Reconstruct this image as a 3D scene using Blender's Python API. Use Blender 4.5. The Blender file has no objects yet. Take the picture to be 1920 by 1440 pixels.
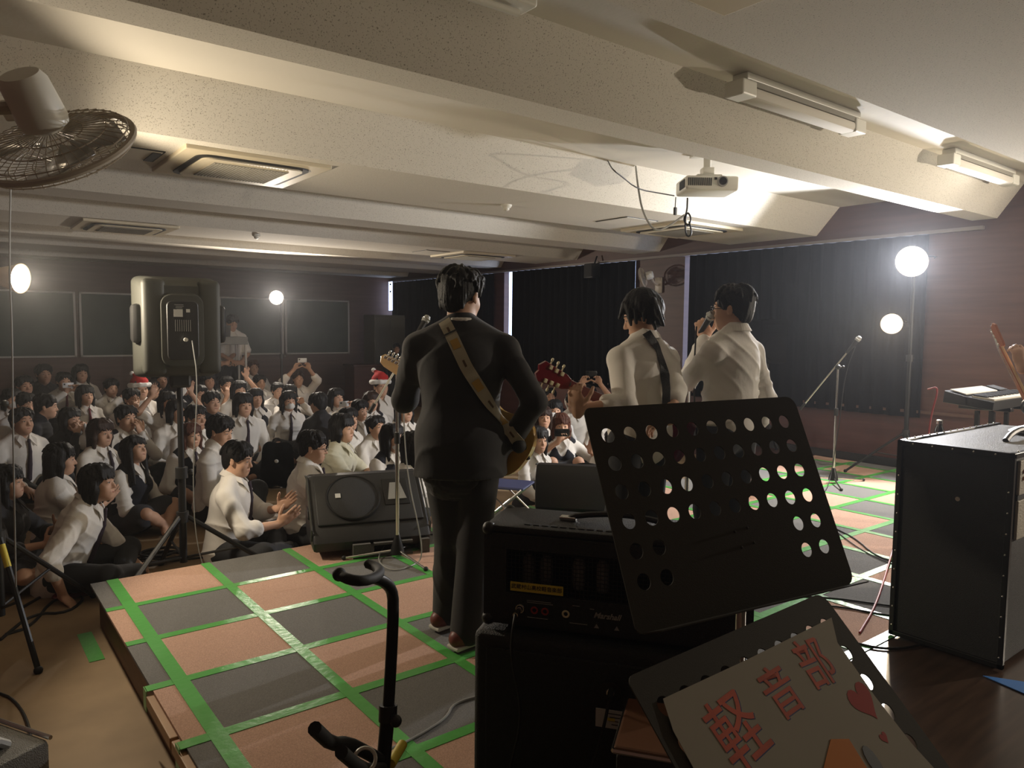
import bpy, bmesh, math, random
import numpy as np
from mathutils import Vector, Matrix, Quaternion
C = bpy.context.scene.collection
PI = math.pi
# ------------------------------------------------------------------ camera
CAMZ = 1.69                      # camera height above the lower floor
ST = 0.24                        # stage height
F, CX, CY = 1392.0, 960.0, 720.0
def _cd(x, y):
    v = np.array([x - CX, -(y - CY), -F]); return v / np.linalg.norm(v)
_Y = _cd(-118, 606); _X = _cd(2775, 634); _X = _X - _Y * (_X @ _Y); _X /= np.linalg.norm(_X); _Z = np.cross(_X, _Y)
RC = np.array([_X, _Y, _Z])
CAM = np.array([0, 0, CAMZ])
def ray(x, y): return RC @ _cd(x, y)
def at(x, y, r=None, z=None, X=None, Y=None):
    """world point seen in direction (x, y) at a range, a height, or on a vertical plane"""
    d = ray(x, y)
    t = r if r is not None else (z - CAMZ) / d[2] if z is not None else X / d[0] if X is not None else Y / d[1]
    return Vector(CAM + d * t)
cam_data = bpy.data.cameras.new('camera'); cam = bpy.data.objects.new('camera', cam_data); C.objects.link(cam)
cam_data.sensor_width = 36; cam_data.lens = 36 * F / 1920; cam_data.clip_start = .05
m = Matrix([list(r) for r in RC]).to_4x4(); m.translation = Vector(CAM); cam.matrix_world = m
bpy.context.scene.camera = cam
vs = bpy.context.scene.view_settings
vs.view_transform = 'Standard'; vs.look = 'None'; vs.gamma = 1; vs.use_curve_mapping = False
vs.exposure = 0.25
cy = bpy.context.scene.cycles; cy.max_bounces = 7; cy.diffuse_bounces = 4; cy.glossy_bounces = 3; cy.volume_bounces = 0; cy.transmission_bounces = 5
# ------------------------------------------------------------------ world and lamps' light
w = bpy.data.worlds.new('world'); bpy.context.scene.world = w; w.use_nodes = True
w.node_tree.nodes['Background'].inputs[0].default_value = (.8, .85, 1, 1)
w.node_tree.nodes['Background'].inputs[1].default_value = 0.35
_vo = w.node_tree.nodes.new('ShaderNodeVolumePrincipled')           # thin haze added to the room air for a veiling glow round the lamps
_vo.inputs['Density'].default_value = .0030; _vo.inputs['Anisotropy'].default_value = .78; _vo.inputs['Color'].default_value = (.92, .94, 1, 1)
w.node_tree.links.new(_vo.outputs[0], [n for n in w.node_tree.nodes if n.type == 'OUTPUT_WORLD'][0].inputs['Volume'])
LAMP = {  # name: (position, aim, colour, watts, spot degrees)
    'left':  (at(36, 522, r=5.0), (4.2, 1.9, 1.5), (1, .85, .64), 108, 150),
    'far':   (at(518, 558, r=12.2), (3.2, 3.0, 1.8), (1, .88, .74), 210, 165),
    'high':  (at(1710, 490, r=8.3), (2.2, 2.6, 1.1), (.94, .95, 1), 420, 165),
    'low':   (at(1672, 607, r=8.2), (2.0, 1.5, 1.0), (1, .80, .55), 60, 160),
    'back':  (Vector((7.4, -.25, 1.9)), (3.0, 3.0, 1.6), (1, .87, .70), 270, 155),
}
def lamp_light(key, parent, gap=.05):
    p, aim, col, wt, ang = LAMP[key]
    d = (Vector(aim) - p).normalized()
    l = bpy.data.lights.new('lamp_light', 'SPOT'); l.energy = wt; l.color = col; l.shadow_soft_size = .05
    l.spot_size = math.radians(ang); l.spot_blend = .35
    o = bpy.data.objects.new('lamp_light', l); C.objects.link(o)
    o.location = p + d * gap; o.rotation_euler = d.to_track_quat('-Z', 'Y').to_euler()
    if parent: o.parent = parent; o.matrix_parent_inverse = parent.matrix_world.inverted()
    return d
# ------------------------------------------------------------------ materials
M = {}
def mat(name, col, rough=.6, metal=0, bump=0, bscale=60, var=0, vscale=4, spec=.5, coat=0, sheen=0, emit=0, alpha=1, trans=0):
    m = bpy.data.materials.new(name); m.use_nodes = True; nt = m.node_tree; b = nt.nodes['Principled BSDF']
    b.inputs['Base Color'].default_value = (*col, 1); b.inputs['Roughness'].default_value = rough
    b.inputs['Metallic'].default_value = metal; b.inputs['Specular IOR Level'].default_value = spec
    b.inputs['Coat Weight'].default_value = coat; b.inputs['Sheen Weight'].default_value = sheen
    b.inputs['Transmission Weight'].default_value = trans
    tc = nt.nodes.new('ShaderNodeTexCoord')
    if emit:
        b.inputs['Emission Color'].default_value = (*col, 1); b.inputs['Emission Strength'].default_value = emit
    if bump:
        n = nt.nodes.new('ShaderNodeTexNoise'); n.inputs['Scale'].default_value = bscale; n.inputs['Detail'].default_value = 4
        nt.links.new(tc.outputs['Object'], n.inputs['Vector'])
        bp = nt.nodes.new('ShaderNodeBump'); bp.inputs['Strength'].default_value = bump; bp.inputs['Distance'].default_value = .01
        nt.links.new(n.outputs['Fac'], bp.inputs['Height']); nt.links.new(bp.outputs['Normal'], b.inputs['Normal'])
    if var:
        n = nt.nodes.new('ShaderNodeTexNoise'); n.inputs['Scale'].default_value = vscale; n.inputs['Detail'].default_value = 5
        nt.links.new(tc.outputs['Object'], n.inputs['Vector'])
        r = nt.nodes.new('ShaderNodeValToRGB'); r.color_ramp.elements[0].position = .3; r.color_ramp.elements[1].position = .7
        r.color_ramp.elements[0].color = (*[c * (1 - var) for c in col], 1); r.color_ramp.elements[1].color = (*[min(1, c * (1 + var)) for c in col], 1)
        nt.links.new(n.outputs['Fac'], r.inputs['Fac']); nt.links.new(r.outputs['Color'], b.inputs['Base Color'])
    M[name] = m; return m
def speckle(name, col, dark, scale, lo, hi, rough=.9, bump=.3, spec=.3):
    m = mat(name, col, rough, spec=spec); nt = m.node_tree; b = nt.nodes['Principled BSDF']
    tc = nt.nodes['Texture Coordinate']
    n = nt.nodes.new('ShaderNodeTexNoise'); n.inputs['Scale'].default_value = scale; n.inputs['Detail'].default_value = 3
    nt.links.new(tc.outputs['Object'], n.inputs['Vector'])
    r = nt.nodes.new('ShaderNodeValToRGB'); r.color_ramp.elements[0].position = lo; r.color_ramp.elements[1].position = hi
    r.color_ramp.elements[0].color = (*dark, 1); r.color_ramp.elements[1].color = (*col, 1)
    nt.links.new(n.outputs['Fac'], r.inputs['Fac']); nt.links.new(r.outputs['Color'], b.inputs['Base Color'])
    bp = nt.nodes.new('ShaderNodeBump'); bp.inputs['Strength'].default_value = bump; bp.inputs['Distance'].default_value = .01
    nt.links.new(r.outputs['Color'], bp.inputs['Height']); nt.links.new(bp.outputs['Normal'], b.inputs['Normal'])
    return m
def wood(name, c1, c2, rough=.4, scale=(1, 12, 12), coat=0):
    m = mat(name, c1, rough, coat=coat); nt = m.node_tree; b = nt.nodes['Principled BSDF']; tc = nt.nodes['Texture Coordinate']
    mp = nt.nodes.new('ShaderNodeMapping'); mp.inputs['Scale'].default_value = scale
    n = nt.nodes.new('ShaderNodeTexNoise'); n.inputs['Scale'].default_value = 3; n.inputs['Detail'].default_value = 6
    nt.links.new(tc.outputs['Object'], mp.inputs['Vector']); nt.links.new(mp.outputs['Vector'], n.inputs['Vector'])
    r = nt.nodes.new('ShaderNodeValToRGB'); r.color_ramp.elements[0].position = .3; r.color_ramp.elements[1].position = .7
    r.color_ramp.elements[0].color = (*c1, 1); r.color_ramp.elements[1].color = (*c2, 1)
    nt.links.new(n.outputs['Fac'], r.inputs['Fac']); nt.links.new(r.outputs['Color'], b.inputs['Base Color'])
    return m
speckle('ceiling_paint', (.66, .62, .54), (.30, .27, .22), 150, .33, .40, bump=.35)
mat('ceiling_smooth', (.66, .62, .54), .85, bump=.08, bscale=40)
mat('ac_plastic', (.66, .58, .42), .45); mat('dark_slot', (.02, .02, .02), .6); mat('ac_grille', (.30, .28, .23), .6, bump=.5, bscale=300)
wood('wall_panel', (.064, .026, .017), (.098, .043, .029), .5, (.4, .4, 6))
wood('dado_panel', (.070, .026, .021), (.10, .038, .030), .5, (.4, .4, 6))
mat('trim_wood', (.10, .05, .035), .5); mat('rail_metal', (.20, .17, .15), .5)
mat('curtain', (.006, .006, .007), 1, spec=.1, bump=.2, bscale=200); mat('board_green', (.028, .050, .042), .55, var=.25, vscale=2)
mat('board_frame', (.45, .43, .40), .4); mat('banner_white', (.75, .75, .85), .8); mat('cabinet_grey', (.16, .16, .15), .5)
mat('floor_lino', (.33, .235, .14), .62, spec=.25, bump=.05, bscale=30, var=.18, vscale=3)
wood('floor_wood', (.045, .028, .020), (.085, .052, .036), .28, (1, 14, 1))
wood('side_board', (.11, .055, .028), (.20, .10, .05), .55, (1, 1, 8)); wood('pale_wood', (.36, .20, .09), (.50, .30, .15), .5, (1, 1, 8))
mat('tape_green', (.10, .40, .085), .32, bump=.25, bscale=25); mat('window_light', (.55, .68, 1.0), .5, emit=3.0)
mat('black_plastic', (.018, .018, .018), .42, bump=.15, bscale=400); mat('black_tolex', (.012, .012, .012), .5, bump=.5, bscale=350)
mat('worn_tolex', (.13, .12, .095), .5, bump=1, bscale=220); mat('speaker_grey', (.045, .046, .038), .6, bump=.1, bscale=300)
mat('grille_cloth', (.025, .025, .025), .8, bump=.6, bscale=500); mat('black_metal', (.013, .013, .013), .38, .2)
mat('stand_paint', (.058, .055, .045), .85, bump=.08, bscale=500, spec=.3); mat('chrome', (.75, .75, .72), .2, 1); mat('rubber', (.012, .012, .012), .7)
mat('white_plastic', (.72, .70, .62), .4); mat('grey_plastic', (.30, .30, .28), .45); mat('lens_glass', (.01, .01, .015), .08)
mat('yellow_label', (.75, .60, .06), .5); mat('ink_black', (.01, .01, .01), .6); mat('label_white', (.6, .6, .56), .6); mat('panel_text', (.35, .35, .33), .6)
mat('red_plastic', (.35, .03, .025), .4); mat('cream_plastic', (.80, .72, .48), .35); mat('matte_black', (.005, .005, .005), 1, spec=.05); mat('dusk_blue', (.05, .06, .16), .5); mat('painted_blue_light', (.05, .2, .6), .5)
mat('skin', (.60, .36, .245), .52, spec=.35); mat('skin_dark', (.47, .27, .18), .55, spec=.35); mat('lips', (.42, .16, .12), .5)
mat('eye_white', (.6, .57, .52), .3); mat('eye_dark', (.01, .007, .005), .2)
for n, c in (('black', (.008, .007, .007)), ('brown', (.030, .014, .009)), ('auburn', (.075, .024, .013))):
    mat('hair_' + n, c, .58, bump=.25, bscale=160, spec=.3)
mat('shirt_white', (.76, .73, .68), .85, bump=.45, bscale=11, sheen=.1); mat('shirt_cream', (.62, .60, .46), .85, bump=.12, bscale=25)
mat('suit_black', (.014, .013, .015), .8, bump=.1, bscale=30, sheen=.15); mat('trouser_grey', (.020, .021, .024), .85); mat('skirt_grey', (.035, .036, .042), .9)
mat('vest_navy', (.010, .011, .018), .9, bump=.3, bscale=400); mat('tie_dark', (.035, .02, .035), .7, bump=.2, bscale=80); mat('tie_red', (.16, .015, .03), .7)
mat('mask_white', (.78, .78, .76), .8); mat('santa_red', (.45, .012, .012), .9, bump=.4, bscale=120); mat('shoe_brown', (.17, .045, .035), .45); mat('sole_white', (.65, .63, .58), .6)
mat('sock_white', (.62, .62, .58), .9, bump=.3, bscale=300); mat('phone_white', (.7, .7, .7), .3); mat('phone_black', (.015, .015, .015), .2)
mat('phone_screen', (.55, .42, .38), .3, emit=.35); mat('guitar_butter', (.62, .36, .07), .22, coat=.6); wood('maple', (.62, .40, .19), (.70, .47, .24), .3, (1, 1, 6), .5)
mat('guitar_red', (.16, .008, .016), .18, coat=.8); mat('neck_red', (.22, .05, .045), .25, coat=.6); mat('orange_wood', (.40, .13, .05), .35)
mat('paper', (.38, .36, .29), .85, bump=.1, bscale=8); mat('brush_red', (.60, .13, .08), .8, var=.25, vscale=12); mat('brush_blue', (.05, .08, .20), .8)
mat('heart_red', (.42, .035, .025), .8); mat('brush_orange', (.65, .22, .03), .8); mat('cable_black', (.012, .012, .012), .5); mat('cable_red', (.30, .02, .02), .5)
mat('bulb_warm', (1, .88, .70), .5, emit=14); mat('bulb_white', (.95, .97, 1), .5, emit=30); mat('reflector', (.80, .62, .42), .35); mat('brown_seat', (.16, .07, .035), .5)
mat('white_panel', (.60, .56, .46), .6, bump=.4, bscale=150); mat('concrete', (.10, .095, .085), .9, bump=.4, bscale=120); mat('fan_plastic', (.42, .36, .28), .4)
mat('strap_cream', (.42, .38, .28), .8, bump=.2, bscale=200); mat('strap_gold', (.45, .28, .06), .8); mat('strap_print', (.10, .06, .03), .8); mat('strap_black', (.02, .02, .02), .7, bump=.4, bscale=90)
mat('blade_clear', (.5, .47, .42), .25, trans=.6)
# ------------------------------------------------------------------ object helpers
def tag(o, label=None, cat=None, group=None, kind=None):
    for k, v in (('label', label), ('category', cat), ('group', group), ('kind', kind)):
        if v: o[k] = v
    return o
def thing(name, label, cat, loc=(0, 0, 0), rz=0, group=None):
    o = bpy.data.objects.new(name, None); C.objects.link(o); o.empty_display_size = .1
    o.location = loc; o.rotation_euler = (0, 0, rz); o['label'] = label; o['category'] = cat
    if group: o['group'] = group
    bpy.context.view_layer.update() if False else None
    return o
def V(*a): return Vector(a)
def frame(z, hint=(0, 0, 1)):
    z = Vector(z).normalized(); h = Vector(hint)
    if abs(z.dot(h.normalized())) > .98: h = Vector((0, 1, 0))
    x = h.cross(z).normalized(); y = z.cross(x); return x, y, z
class MB:
    def __init__(s): s.bm = bmesh.new(); s.mats = []; s.cur = 0
    def use(s, m):
        if m not in s.mats: s.mats.append(m)
        s.cur = s.mats.index(m); return s
    def _q(s, fs):
        for f in fs:
            if f: f.material_index = s.cur
    def face(s, pts):
        f = s.bm.faces.new([s.bm.verts.new(p) for p in pts]); f.material_index = s.cur; return f
    def box(s, c, size, ax=None, bevel=0, seg=2):
        c = Vector(c); X, Y, Z = ax if ax else (V(1, 0, 0), V(0, 1, 0), V(0, 0, 1))
        X, Y, Z = Vector(X) * size[0] / 2, Vector(Y) * size[1] / 2, Vector(Z) * size[2] / 2
        vs = [s.bm.verts.new(c + X * i + Y * j + Z * k) for i in (-1, 1) for j in (-1, 1) for k in (-1, 1)]
        fs = [s.bm.faces.new([vs[i] for i in q]) for q in ((0, 1, 3, 2), (4, 6, 7, 5), (0, 4, 5, 1), (2, 3, 7, 6), (0, 2, 6, 4), (1, 5, 7, 3))]
        s._q(fs)
        if bevel:
            r = bmesh.ops.bevel(s.bm, geom=list({e for f in fs for e in f.edges}), offset=bevel, segments=seg, profile=.5, affect='EDGES')
            s._q(r['faces'])
        return s
    def ring(s, c, x, y, r, n, ry=None):
        ry = ry or r
        return [s.bm.verts.new(c + x * (r * math.cos(2 * PI * i / n)) + y * (ry * math.sin(2 * PI * i / n))) for i in range(n)]
    def bridge(s, a, b):
        n = len(a); s._q([s.bm.faces.new((a[i], a[(i + 1) % n], b[(i + 1) % n], b[i])) for i in range(n)])
    def cyl(s, p0, p1, r0, r1=None, n=12, cap=True):
        p0, p1 = Vector(p0), Vector(p1); r1 = r0 if r1 is None else r1
        x, y, z = frame(p1 - p0); a = s.ring(p0, x, y, r0, n); b = s.ring(p1, x, y, r1, n); s.bridge(a, b)
        if cap: s._q([s.bm.faces.new(a[::-1]), s.bm.faces.new(b)])
        return s
    def tube(s, pts, r, n=8, rs=None, smooth=0):
        pts = [Vector(p) for p in pts]
        for _ in range(smooth):
            q = [pts[0]]
            for i in range(len(pts) - 1): q += [pts[i].lerp(pts[i + 1], .25), pts[i].lerp(pts[i + 1], .75)]
            pts = q + [pts[-1]]
        rings = []; x = None
        for i, p in enumerate(pts):
            t = (pts[min(i + 1, len(pts) - 1)] - pts[max(i - 1, 0)]).normalized()
            if x is None: x, y, _ = frame(t)
            x = (x - t * x.dot(t)).normalized(); y = t.cross(x)
            rings.append(s.ring(p, x, y, rs[i] if rs and not smooth else r, n))
        for a, b in zip(rings, rings[1:]): s.bridge(a, b)
        s._q([s.bm.faces.new(rings[0][::-1]), s.bm.faces.new(rings[-1])]); return s
    def lathe(s, prof, o, axis=(0, 0, 1), n=24, cap=True):
        x, y, z = frame(axis); o = Vector(o); rings = [s.ring(o + z * h, x, y, max(r, 1e-4), n) for r, h in prof]
        for a, b in zip(rings, rings[1:]): s.bridge(a, b)
        if cap: s._q([s.bm.faces.new(rings[0][::-1]), s.bm.faces.new(rings[-1])])
        return s
    def ball(s, c, r, ax=None, n=12, m=8):
        c = Vector(c); r = r if hasattr(r, '__len__') else (r, r, r); X, Y, Z = ax if ax else (V(1, 0, 0), V(0, 1, 0), V(0, 0, 1))
        rings = []
        for j in range(1, m):
            t = PI * j / m
            rings.append([s.bm.verts.new(c + Vector(X) * (r[0] * math.sin(t) * math.cos(2 * PI * i / n)) + Vector(Y) * (r[1] * math.sin(t) * math.sin(2 * PI * i / n)) + Vector(Z) * (r[2] * math.cos(t))) for i in range(n)])
        for a, b in zip(rings, rings[1:]): s.bridge(a, b)
        t = s.bm.verts.new(c + Vector(Z) * r[2]); d = s.bm.verts.new(c - Vector(Z) * r[2])
        s._q([s.bm.faces.new((t, rings[0][(i + 1) % n], rings[0][i])) for i in range(n)] + [s.bm.faces.new((d, rings[-1][i], rings[-1][(i + 1) % n])) for i in range(n)])
        return s
    def prism(s, poly, o, ax, depth, bevel=0):
        """poly in the X,Y of ax, extruded along Z both ways by depth/2"""
        o = Vector(o); X, Y, Z = [Vector(a) for a in ax]
        a = [s.bm.verts.new(o + X * p[0] + Y * p[1] - Z * depth / 2) for p in poly]; b = [s.bm.verts.new(o + X * p[0] + Y * p[1] + Z * depth / 2) for p in poly]
        fs = [s.bm.faces.new(a[::-1]), s.bm.faces.new(b)]; s._q(fs); s.bridge(a, b)
        if bevel:
            r = bmesh.ops.bevel(s.bm, geom=list({e for f in fs for e in f.edges}), offset=bevel, segments=2, profile=.5, affect='EDGES'); s._q(r['faces'])
        return s
    def torus(s, c, axis, R, r, n=32, m=6, ry=None):
        x, y, z = frame(axis); c = Vector(c); ry = ry or R; rings = []
        for i in range(n):
            a = 2 * PI * i / n; d = x * math.cos(a) + y * math.sin(a); p = c + x * R * math.cos(a) + y * ry * math.sin(a)
            rings.append([s.bm.verts.new(p + d * r * math.cos(2 * PI * j / m) + z * r * math.sin(2 * PI * j / m)) for j in range(m)])
        for i in range(n): s.bridge(rings[i], rings[(i + 1) % n])
        return s
    def build(s, name, material=None, parent=None, smooth=False, label=None, recalc=True):
        me = bpy.data.meshes.new(name)
        if recalc: bmesh.ops.recalc_face_normals(s.bm, faces=s.bm.faces)
        s.bm.to_mesh(me); s.bm.free()
        for mm in (s.mats if s.mats else [material]): me.materials.append(M[mm])
        if smooth:
            me.polygons.foreach_set('use_smooth', [True] * len(me.polygons))
            try: me.set_sharp_from_angle(angle=math.radians(38))
            except Exception: pass
        o = bpy.data.objects.new(name, me); C.objects.link(o)
        if parent: o.parent = parent
        if label: o['label'] = label
        return o
def struct(name, mb, m=None, **k): return tag(mb.build(name, m, **k), kind='structure')
def local(pts, root_loc, rz=0):
    q = Matrix.Rotation(-rz, 3, 'Z'); return [q @ (Vector(p) - Vector(root_loc)) for p in pts]
# ------------------------------------------------------------------ room shell
XR, XL, YB, YF = 8.15, -.75, 15.0, -3.5
LO, HI = CAMZ + 1.11, CAMZ + 1.41
prof = [(-3.5, 1), (-2.45, 1), (-2.2, 0), (-.95, 0), (-.9, 1), (.45, 1), (.73, 0), (1.87, 0), (1.92, 1), (2.69, 1), (2.90, 0), (3.12, 0), (3.17, 1), (4.50, 1), (4.77, 0),
        (5.97, 0), (6.02, 1), (6.90, 1), (7.15, 0), (7.63, 0), (7.68, 1), (8.60, 1), (8.88, 0), (9.90, 0), (9.95, 1), (10.65, 1), (10.9, 0), (11.3, 0), (11.35, 1), (12.0, 1), (12.27, 0), (13.2, 0), (13.25, 1), (14.1, 1), (14.3, 0), (15.0, 0)]
b = MB(); b.use('ceiling_paint'); b.use('ceiling_smooth')
top = HI + .3
for (y0, a), (y1, c) in zip(prof, prof[1:]):
    z0, z1 = (HI if a else LO), (HI if c else LO)
    b.use('ceiling_paint' if (a == 0 and c == 0) or z0 != z1 else 'ceiling_smooth')
    b.face([(XL, y0, z0), (XR, y0, z0), (XR, y1, z1), (XL, y1, z1)])
b.face([(XL, YF, top), (XR, YF, top), (XR, YB, top), (XL, YB, top)])
struct('ceiling', b, recalc=False)
b = MB(); b.box(((XL + XR) / 2, (YF + YB) / 2, -.05), (XR - XL, YB - YF, .1)); struct('floor', b, 'floor_lino')
b = MB(); b.box((XL - .05, (YF + YB) / 2, top / 2), (.1, YB - YF, top)); struct('wall_left', b, 'wall_panel')
b = MB(); b.box(((XL + XR) / 2, YF - .05, top / 2), (XR - XL, .1, top)); struct('wall_front', b, 'wall_panel')
b = MB(); b.box(((XL + XR) / 2, YB + .05, top / 2), (XR - XL, .1, top)); struct('wall_back', b, 'wall_panel')
SILL = CAMZ - .83
b = MB()
b.use('dado_panel').box((XR + .05, (YF + YB) / 2, SILL / 2), (.1, YB - YF, SILL))
b.use('wall_panel').box((XR + .05, (YF + YB) / 2, (CAMZ + 1.02 + top) / 2), (.1, YB - YF, top - CAMZ - 1.02))
for y0, y1 in ((YF, 3.52), (6.69, 7.6), (10.80, 11.13)):
    b.box((XR + .05, (y0 + y1) / 2, (SILL + CAMZ + 1.02) / 2), (.1, y1 - y0, CAMZ + 1.02 - SILL))
struct('wall_right', b)
for i, (y0, y1) in enumerate(((3.52, 6.69), (7.6, 10.80), (11.13, 14.95))):
    b = MB(); b.face([(XR + .11, y0, SILL), (XR + .11, y1, SILL), (XR + .11, y1, CAMZ + 1.02), (XR + .11, y0, CAMZ + 1.02)])
    struct('window_%d' % (i + 1), b, 'window_light', recalc=False)
b = MB(); b.box((XR - .03, 9, CAMZ + 1.03), (.05, 12, .035)); struct('trim_1', b, 'rail_metal')
b = MB(); b.box((XR - .015, 9, SILL), (.03, 12, .03)); struct('trim_2', b, 'trim_wood')
b = MB(); b.box((XR - .02, 5.5, ST + .05), (.03, 9, .08)); struct('baseboard_right', b, 'black_plastic')
# curtains (each a hanging pleated sheet that leaves a slit of window light at its edge)
def curtain(y0, y1, label):
    b = MB(); n = int((y1 - y0) / .035); zb, zt = SILL - .06, CAMZ + 1.01
    rows = []
    for z, amp in ((zb, .030), (zt, .022)):
        rows.append([b.bm.verts.new((XR - .045 + amp * math.sin(i * 1.35 + .6 * math.sin(i * .37)), y0 + (y1 - y0) * i / n, z)) for i in range(n + 1)])
    for i in range(n): b.bm.faces.new((rows[0][i], rows[0][i + 1], rows[1][i + 1], rows[1][i]))
    o = b.build('curtain', 'curtain', smooth=True, recalc=False); md = o.modifiers.new('t', 'SOLIDIFY'); md.thickness = .006
    return tag(o, label, 'curtain', 'blackout curtains along the right wall')
curtain(3.50, 6.55, 'black blackout curtain on the right wall nearest the bright stage lamp')
curtain(7.56, 10.50, 'black pleated curtain between the two brown pillars of the right wall')
curtain(11.06, 14.72, 'black curtain at the far end of the right wall beside the grey cabinet')
# the far wall
for i, (x0, x1, lab) in enumerate(((-.6, 1.92, 'green blackboard at far left behind the flared left lamp stand'), (1.98, 2.9, 'green blackboard panel just left of the big loudspeaker'), (4.35, 5.62, 'green blackboard behind the metal cart'), (5.66, 7.08, 'green blackboard nearest the grey cabinet'))):
    t = thing('blackboard', lab, 'blackboard', ((x0 + x1) / 2, YB - .02, CAMZ), group='blackboards on the far wall')
    w_ = x1 - x0
    MB().box((0, 0, 0), (w_ - .04, .02, 1.08)).build('writing_surface', 'board_green', t)
    b = MB()
    for sx in (-1, 1): b.box((sx * (w_ / 2 - .015), -.015, 0), (.035, .03, 1.14))
    for sz in (-1, 1): b.box((0, -.015, sz * .555), (w_, .03, .03))
    b.build('frame', 'board_frame', t)
t = thing('storage_cabinet', 'grey metal storage cabinet in the far right corner', 'cabinet', (7.72, 14.55, 0))
MB().box((0, 0, .98), (.75, .5, 1.96), bevel=.01).build('body', 'cabinet_grey', t)
for sx in (-1, 1):
    d = MB().box((sx * .185, -.255, 1.0), (.355, .015, 1.84), bevel=.004).build('door', 'cabinet_grey', t)
    MB().box((sx * .04, -.268, 1.05), (.012, .02, .12)).build('door_handle', 'chrome', d)
t = thing('podium', 'reddish wooden box standing by the far wall near the santa hat', 'podium', (6.9, 13.9, 0))
MB().box((0, 0, .45), (.65, .45, .9), bevel=.01).build('body', 'dado_panel', t); MB().box((0, 0, .92), (.70, .5, .04), bevel=.008).build('top_board', 'dado_panel', t)
b = MB(); b.use('window_light').box((XR - .12, 14.84, CAMZ + .70), (.01, .17, .64)); b.use('black_metal')  # white banner strip given emission to imitate daylight on it
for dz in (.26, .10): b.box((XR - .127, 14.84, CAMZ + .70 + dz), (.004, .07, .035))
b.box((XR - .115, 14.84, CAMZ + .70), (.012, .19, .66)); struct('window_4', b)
# ceiling fittings
def cassette(x, y, lab):
    t = thing('ceiling_air_conditioner', lab, 'air conditioner', (x, y, LO), group='four-way ceiling air conditioners')
    b = MB(); b.use('ac_plastic').box((0, 0, -.012), (.95, .92, .03), bevel=.006); b.build('panel', None, t)
    def rr(sz, r, n=6):
        return [(sx * (sz - r) + r * math.cos(a0 + k * PI / 2 / n), sy * (sz - r) + r * math.sin(a0 + k * PI / 2 / n)) for sx, sy, a0 in ((1, 1, 0), (-1, 1, PI / 2), (-1, -1, PI), (1, -1, 1.5 * PI)) for k in range(n + 1)]
    MB().prism(rr(.375, .10), (0, 0, -.030), (V(1, 0, 0), V(0, 1, 0), V(0, 0, 1)), .012).build('air_slot', 'dark_slot', t)
    MB().prism(rr(.335, .07), (0, 0, -.036), (V(1, 0, 0), V(0, 1, 0), V(0, 0, 1)), .018).build('inner_frame', 'ac_plastic', t)
    b = MB().use('ac_grille').box((0, 0, -.046), (.50, .50, .006))
    for i in range(24): b.box((-.24 + i * .0209, 0, -.050), (.006, .49, .004))
    b.build('intake_grille', None, t)
cassette(1.72, 1.20, 'ceiling air conditioner overhead, cut off by the top of the photo')
cassette(1.72, 5.35, 'large ceiling air conditioner right of the wall fan')
cassette(1.72, 9.42, 'dark ceiling air conditioner farther back on the left, above the blackboards')
cassette(6.50, 5.40, 'ceiling air conditioner behind the projector')
cassette(6.50, 9.42, 'small far ceiling air conditioner above the suited guitarist')
def hatch(x, y, s, lab, vent=False):
    t = thing('ceiling_hatch', lab, 'hatch', (x, y, LO), group='square access hatches in the ceiling')
    MB().box((0, 0, -.002), (s, s, .008)).build('rim', 'dark_slot', t); MB().box((0, 0, -.004), (s - .025, s - .025, .010)).build('lid', 'ceiling_smooth', t)
    if vent: MB().box((s * .38, 0, -.010), (.05, s * .8, .008)).build('vent', 'dark_slot', t)
hatch(1.02, 5.38, .36, 'ceiling hatch with a dark slot between fan and air conditioner', True)
hatch(5.62, 5.38, .45, 'ceiling hatch beside the air conditioner behind the projector'); hatch(5.75, 9.4, .4, 'small far ceiling hatch above the suited guitarist')
def detector(p, lab):
    t = thing('smoke_detector', lab, 'detector', p, group='round ceiling detectors')
    MB().lathe([(.05, .002), (.05, -.012), (.035, -.03)], (0, 0, 0)).build('base', 'white_plastic', t, smooth=True)
    MB().lathe([(.028, -.028), (.028, -.045), (.015, -.055)], (0, 0, 0)).build('sensor', 'white_plastic', t, smooth=True)
detector((4.09, 5.40, LO), 'round ceiling detector casting a long shadow, near the projector'); detector((3.1, 9.1, LO), 'small dark ceiling detector above the far lamp')
def tube_lamp(x, label):
    t = thing('fluorescent_fixture', label, 'ceiling light', (x, 2.56, HI), group='unlit fluorescent fixtures')
    MB().box((.1, 0, -.02), (1.22, .10, .04), bevel=.006).build('housing', 'white_plastic', t)
    for s in (-1, 1): MB().box((.1 + s * .60, 0, -.088), (.13, .125, .085), bevel=.01).build('end_cap', 'white_plastic', t)
    MB().box((.1, 0, -.10), (1.20, .11, .06), bevel=.02).build('cover', 'ceiling_smooth', t, smooth=True)
    MB().box((.1, -.01, -.055), (1.16, .085, .03)).build('gap', 'ac_grille', t)
tube_lamp(4.05, 'unlit fluorescent fixture on the ceiling right of the projector'); tube_lamp(6.7, 'unlit fluorescent fixture near the top right, above the bright lamp')
t = thing('fluorescent_fixture', 'pale ceiling fixture at the top edge of the photo', 'ceiling light', (at(1012, 24, z=HI - .08).x - .62, 2.56, HI), group='unlit fluorescent fixtures')
MB().box((0, 0, -.03), (1.22, .12, .06), bevel=.01).build('housing', 'white_plastic', t); MB().cyl((-.55, 0, -.08), (.55, 0, -.08), .016).build('tube', 'white_plastic', t, smooth=True)
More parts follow.
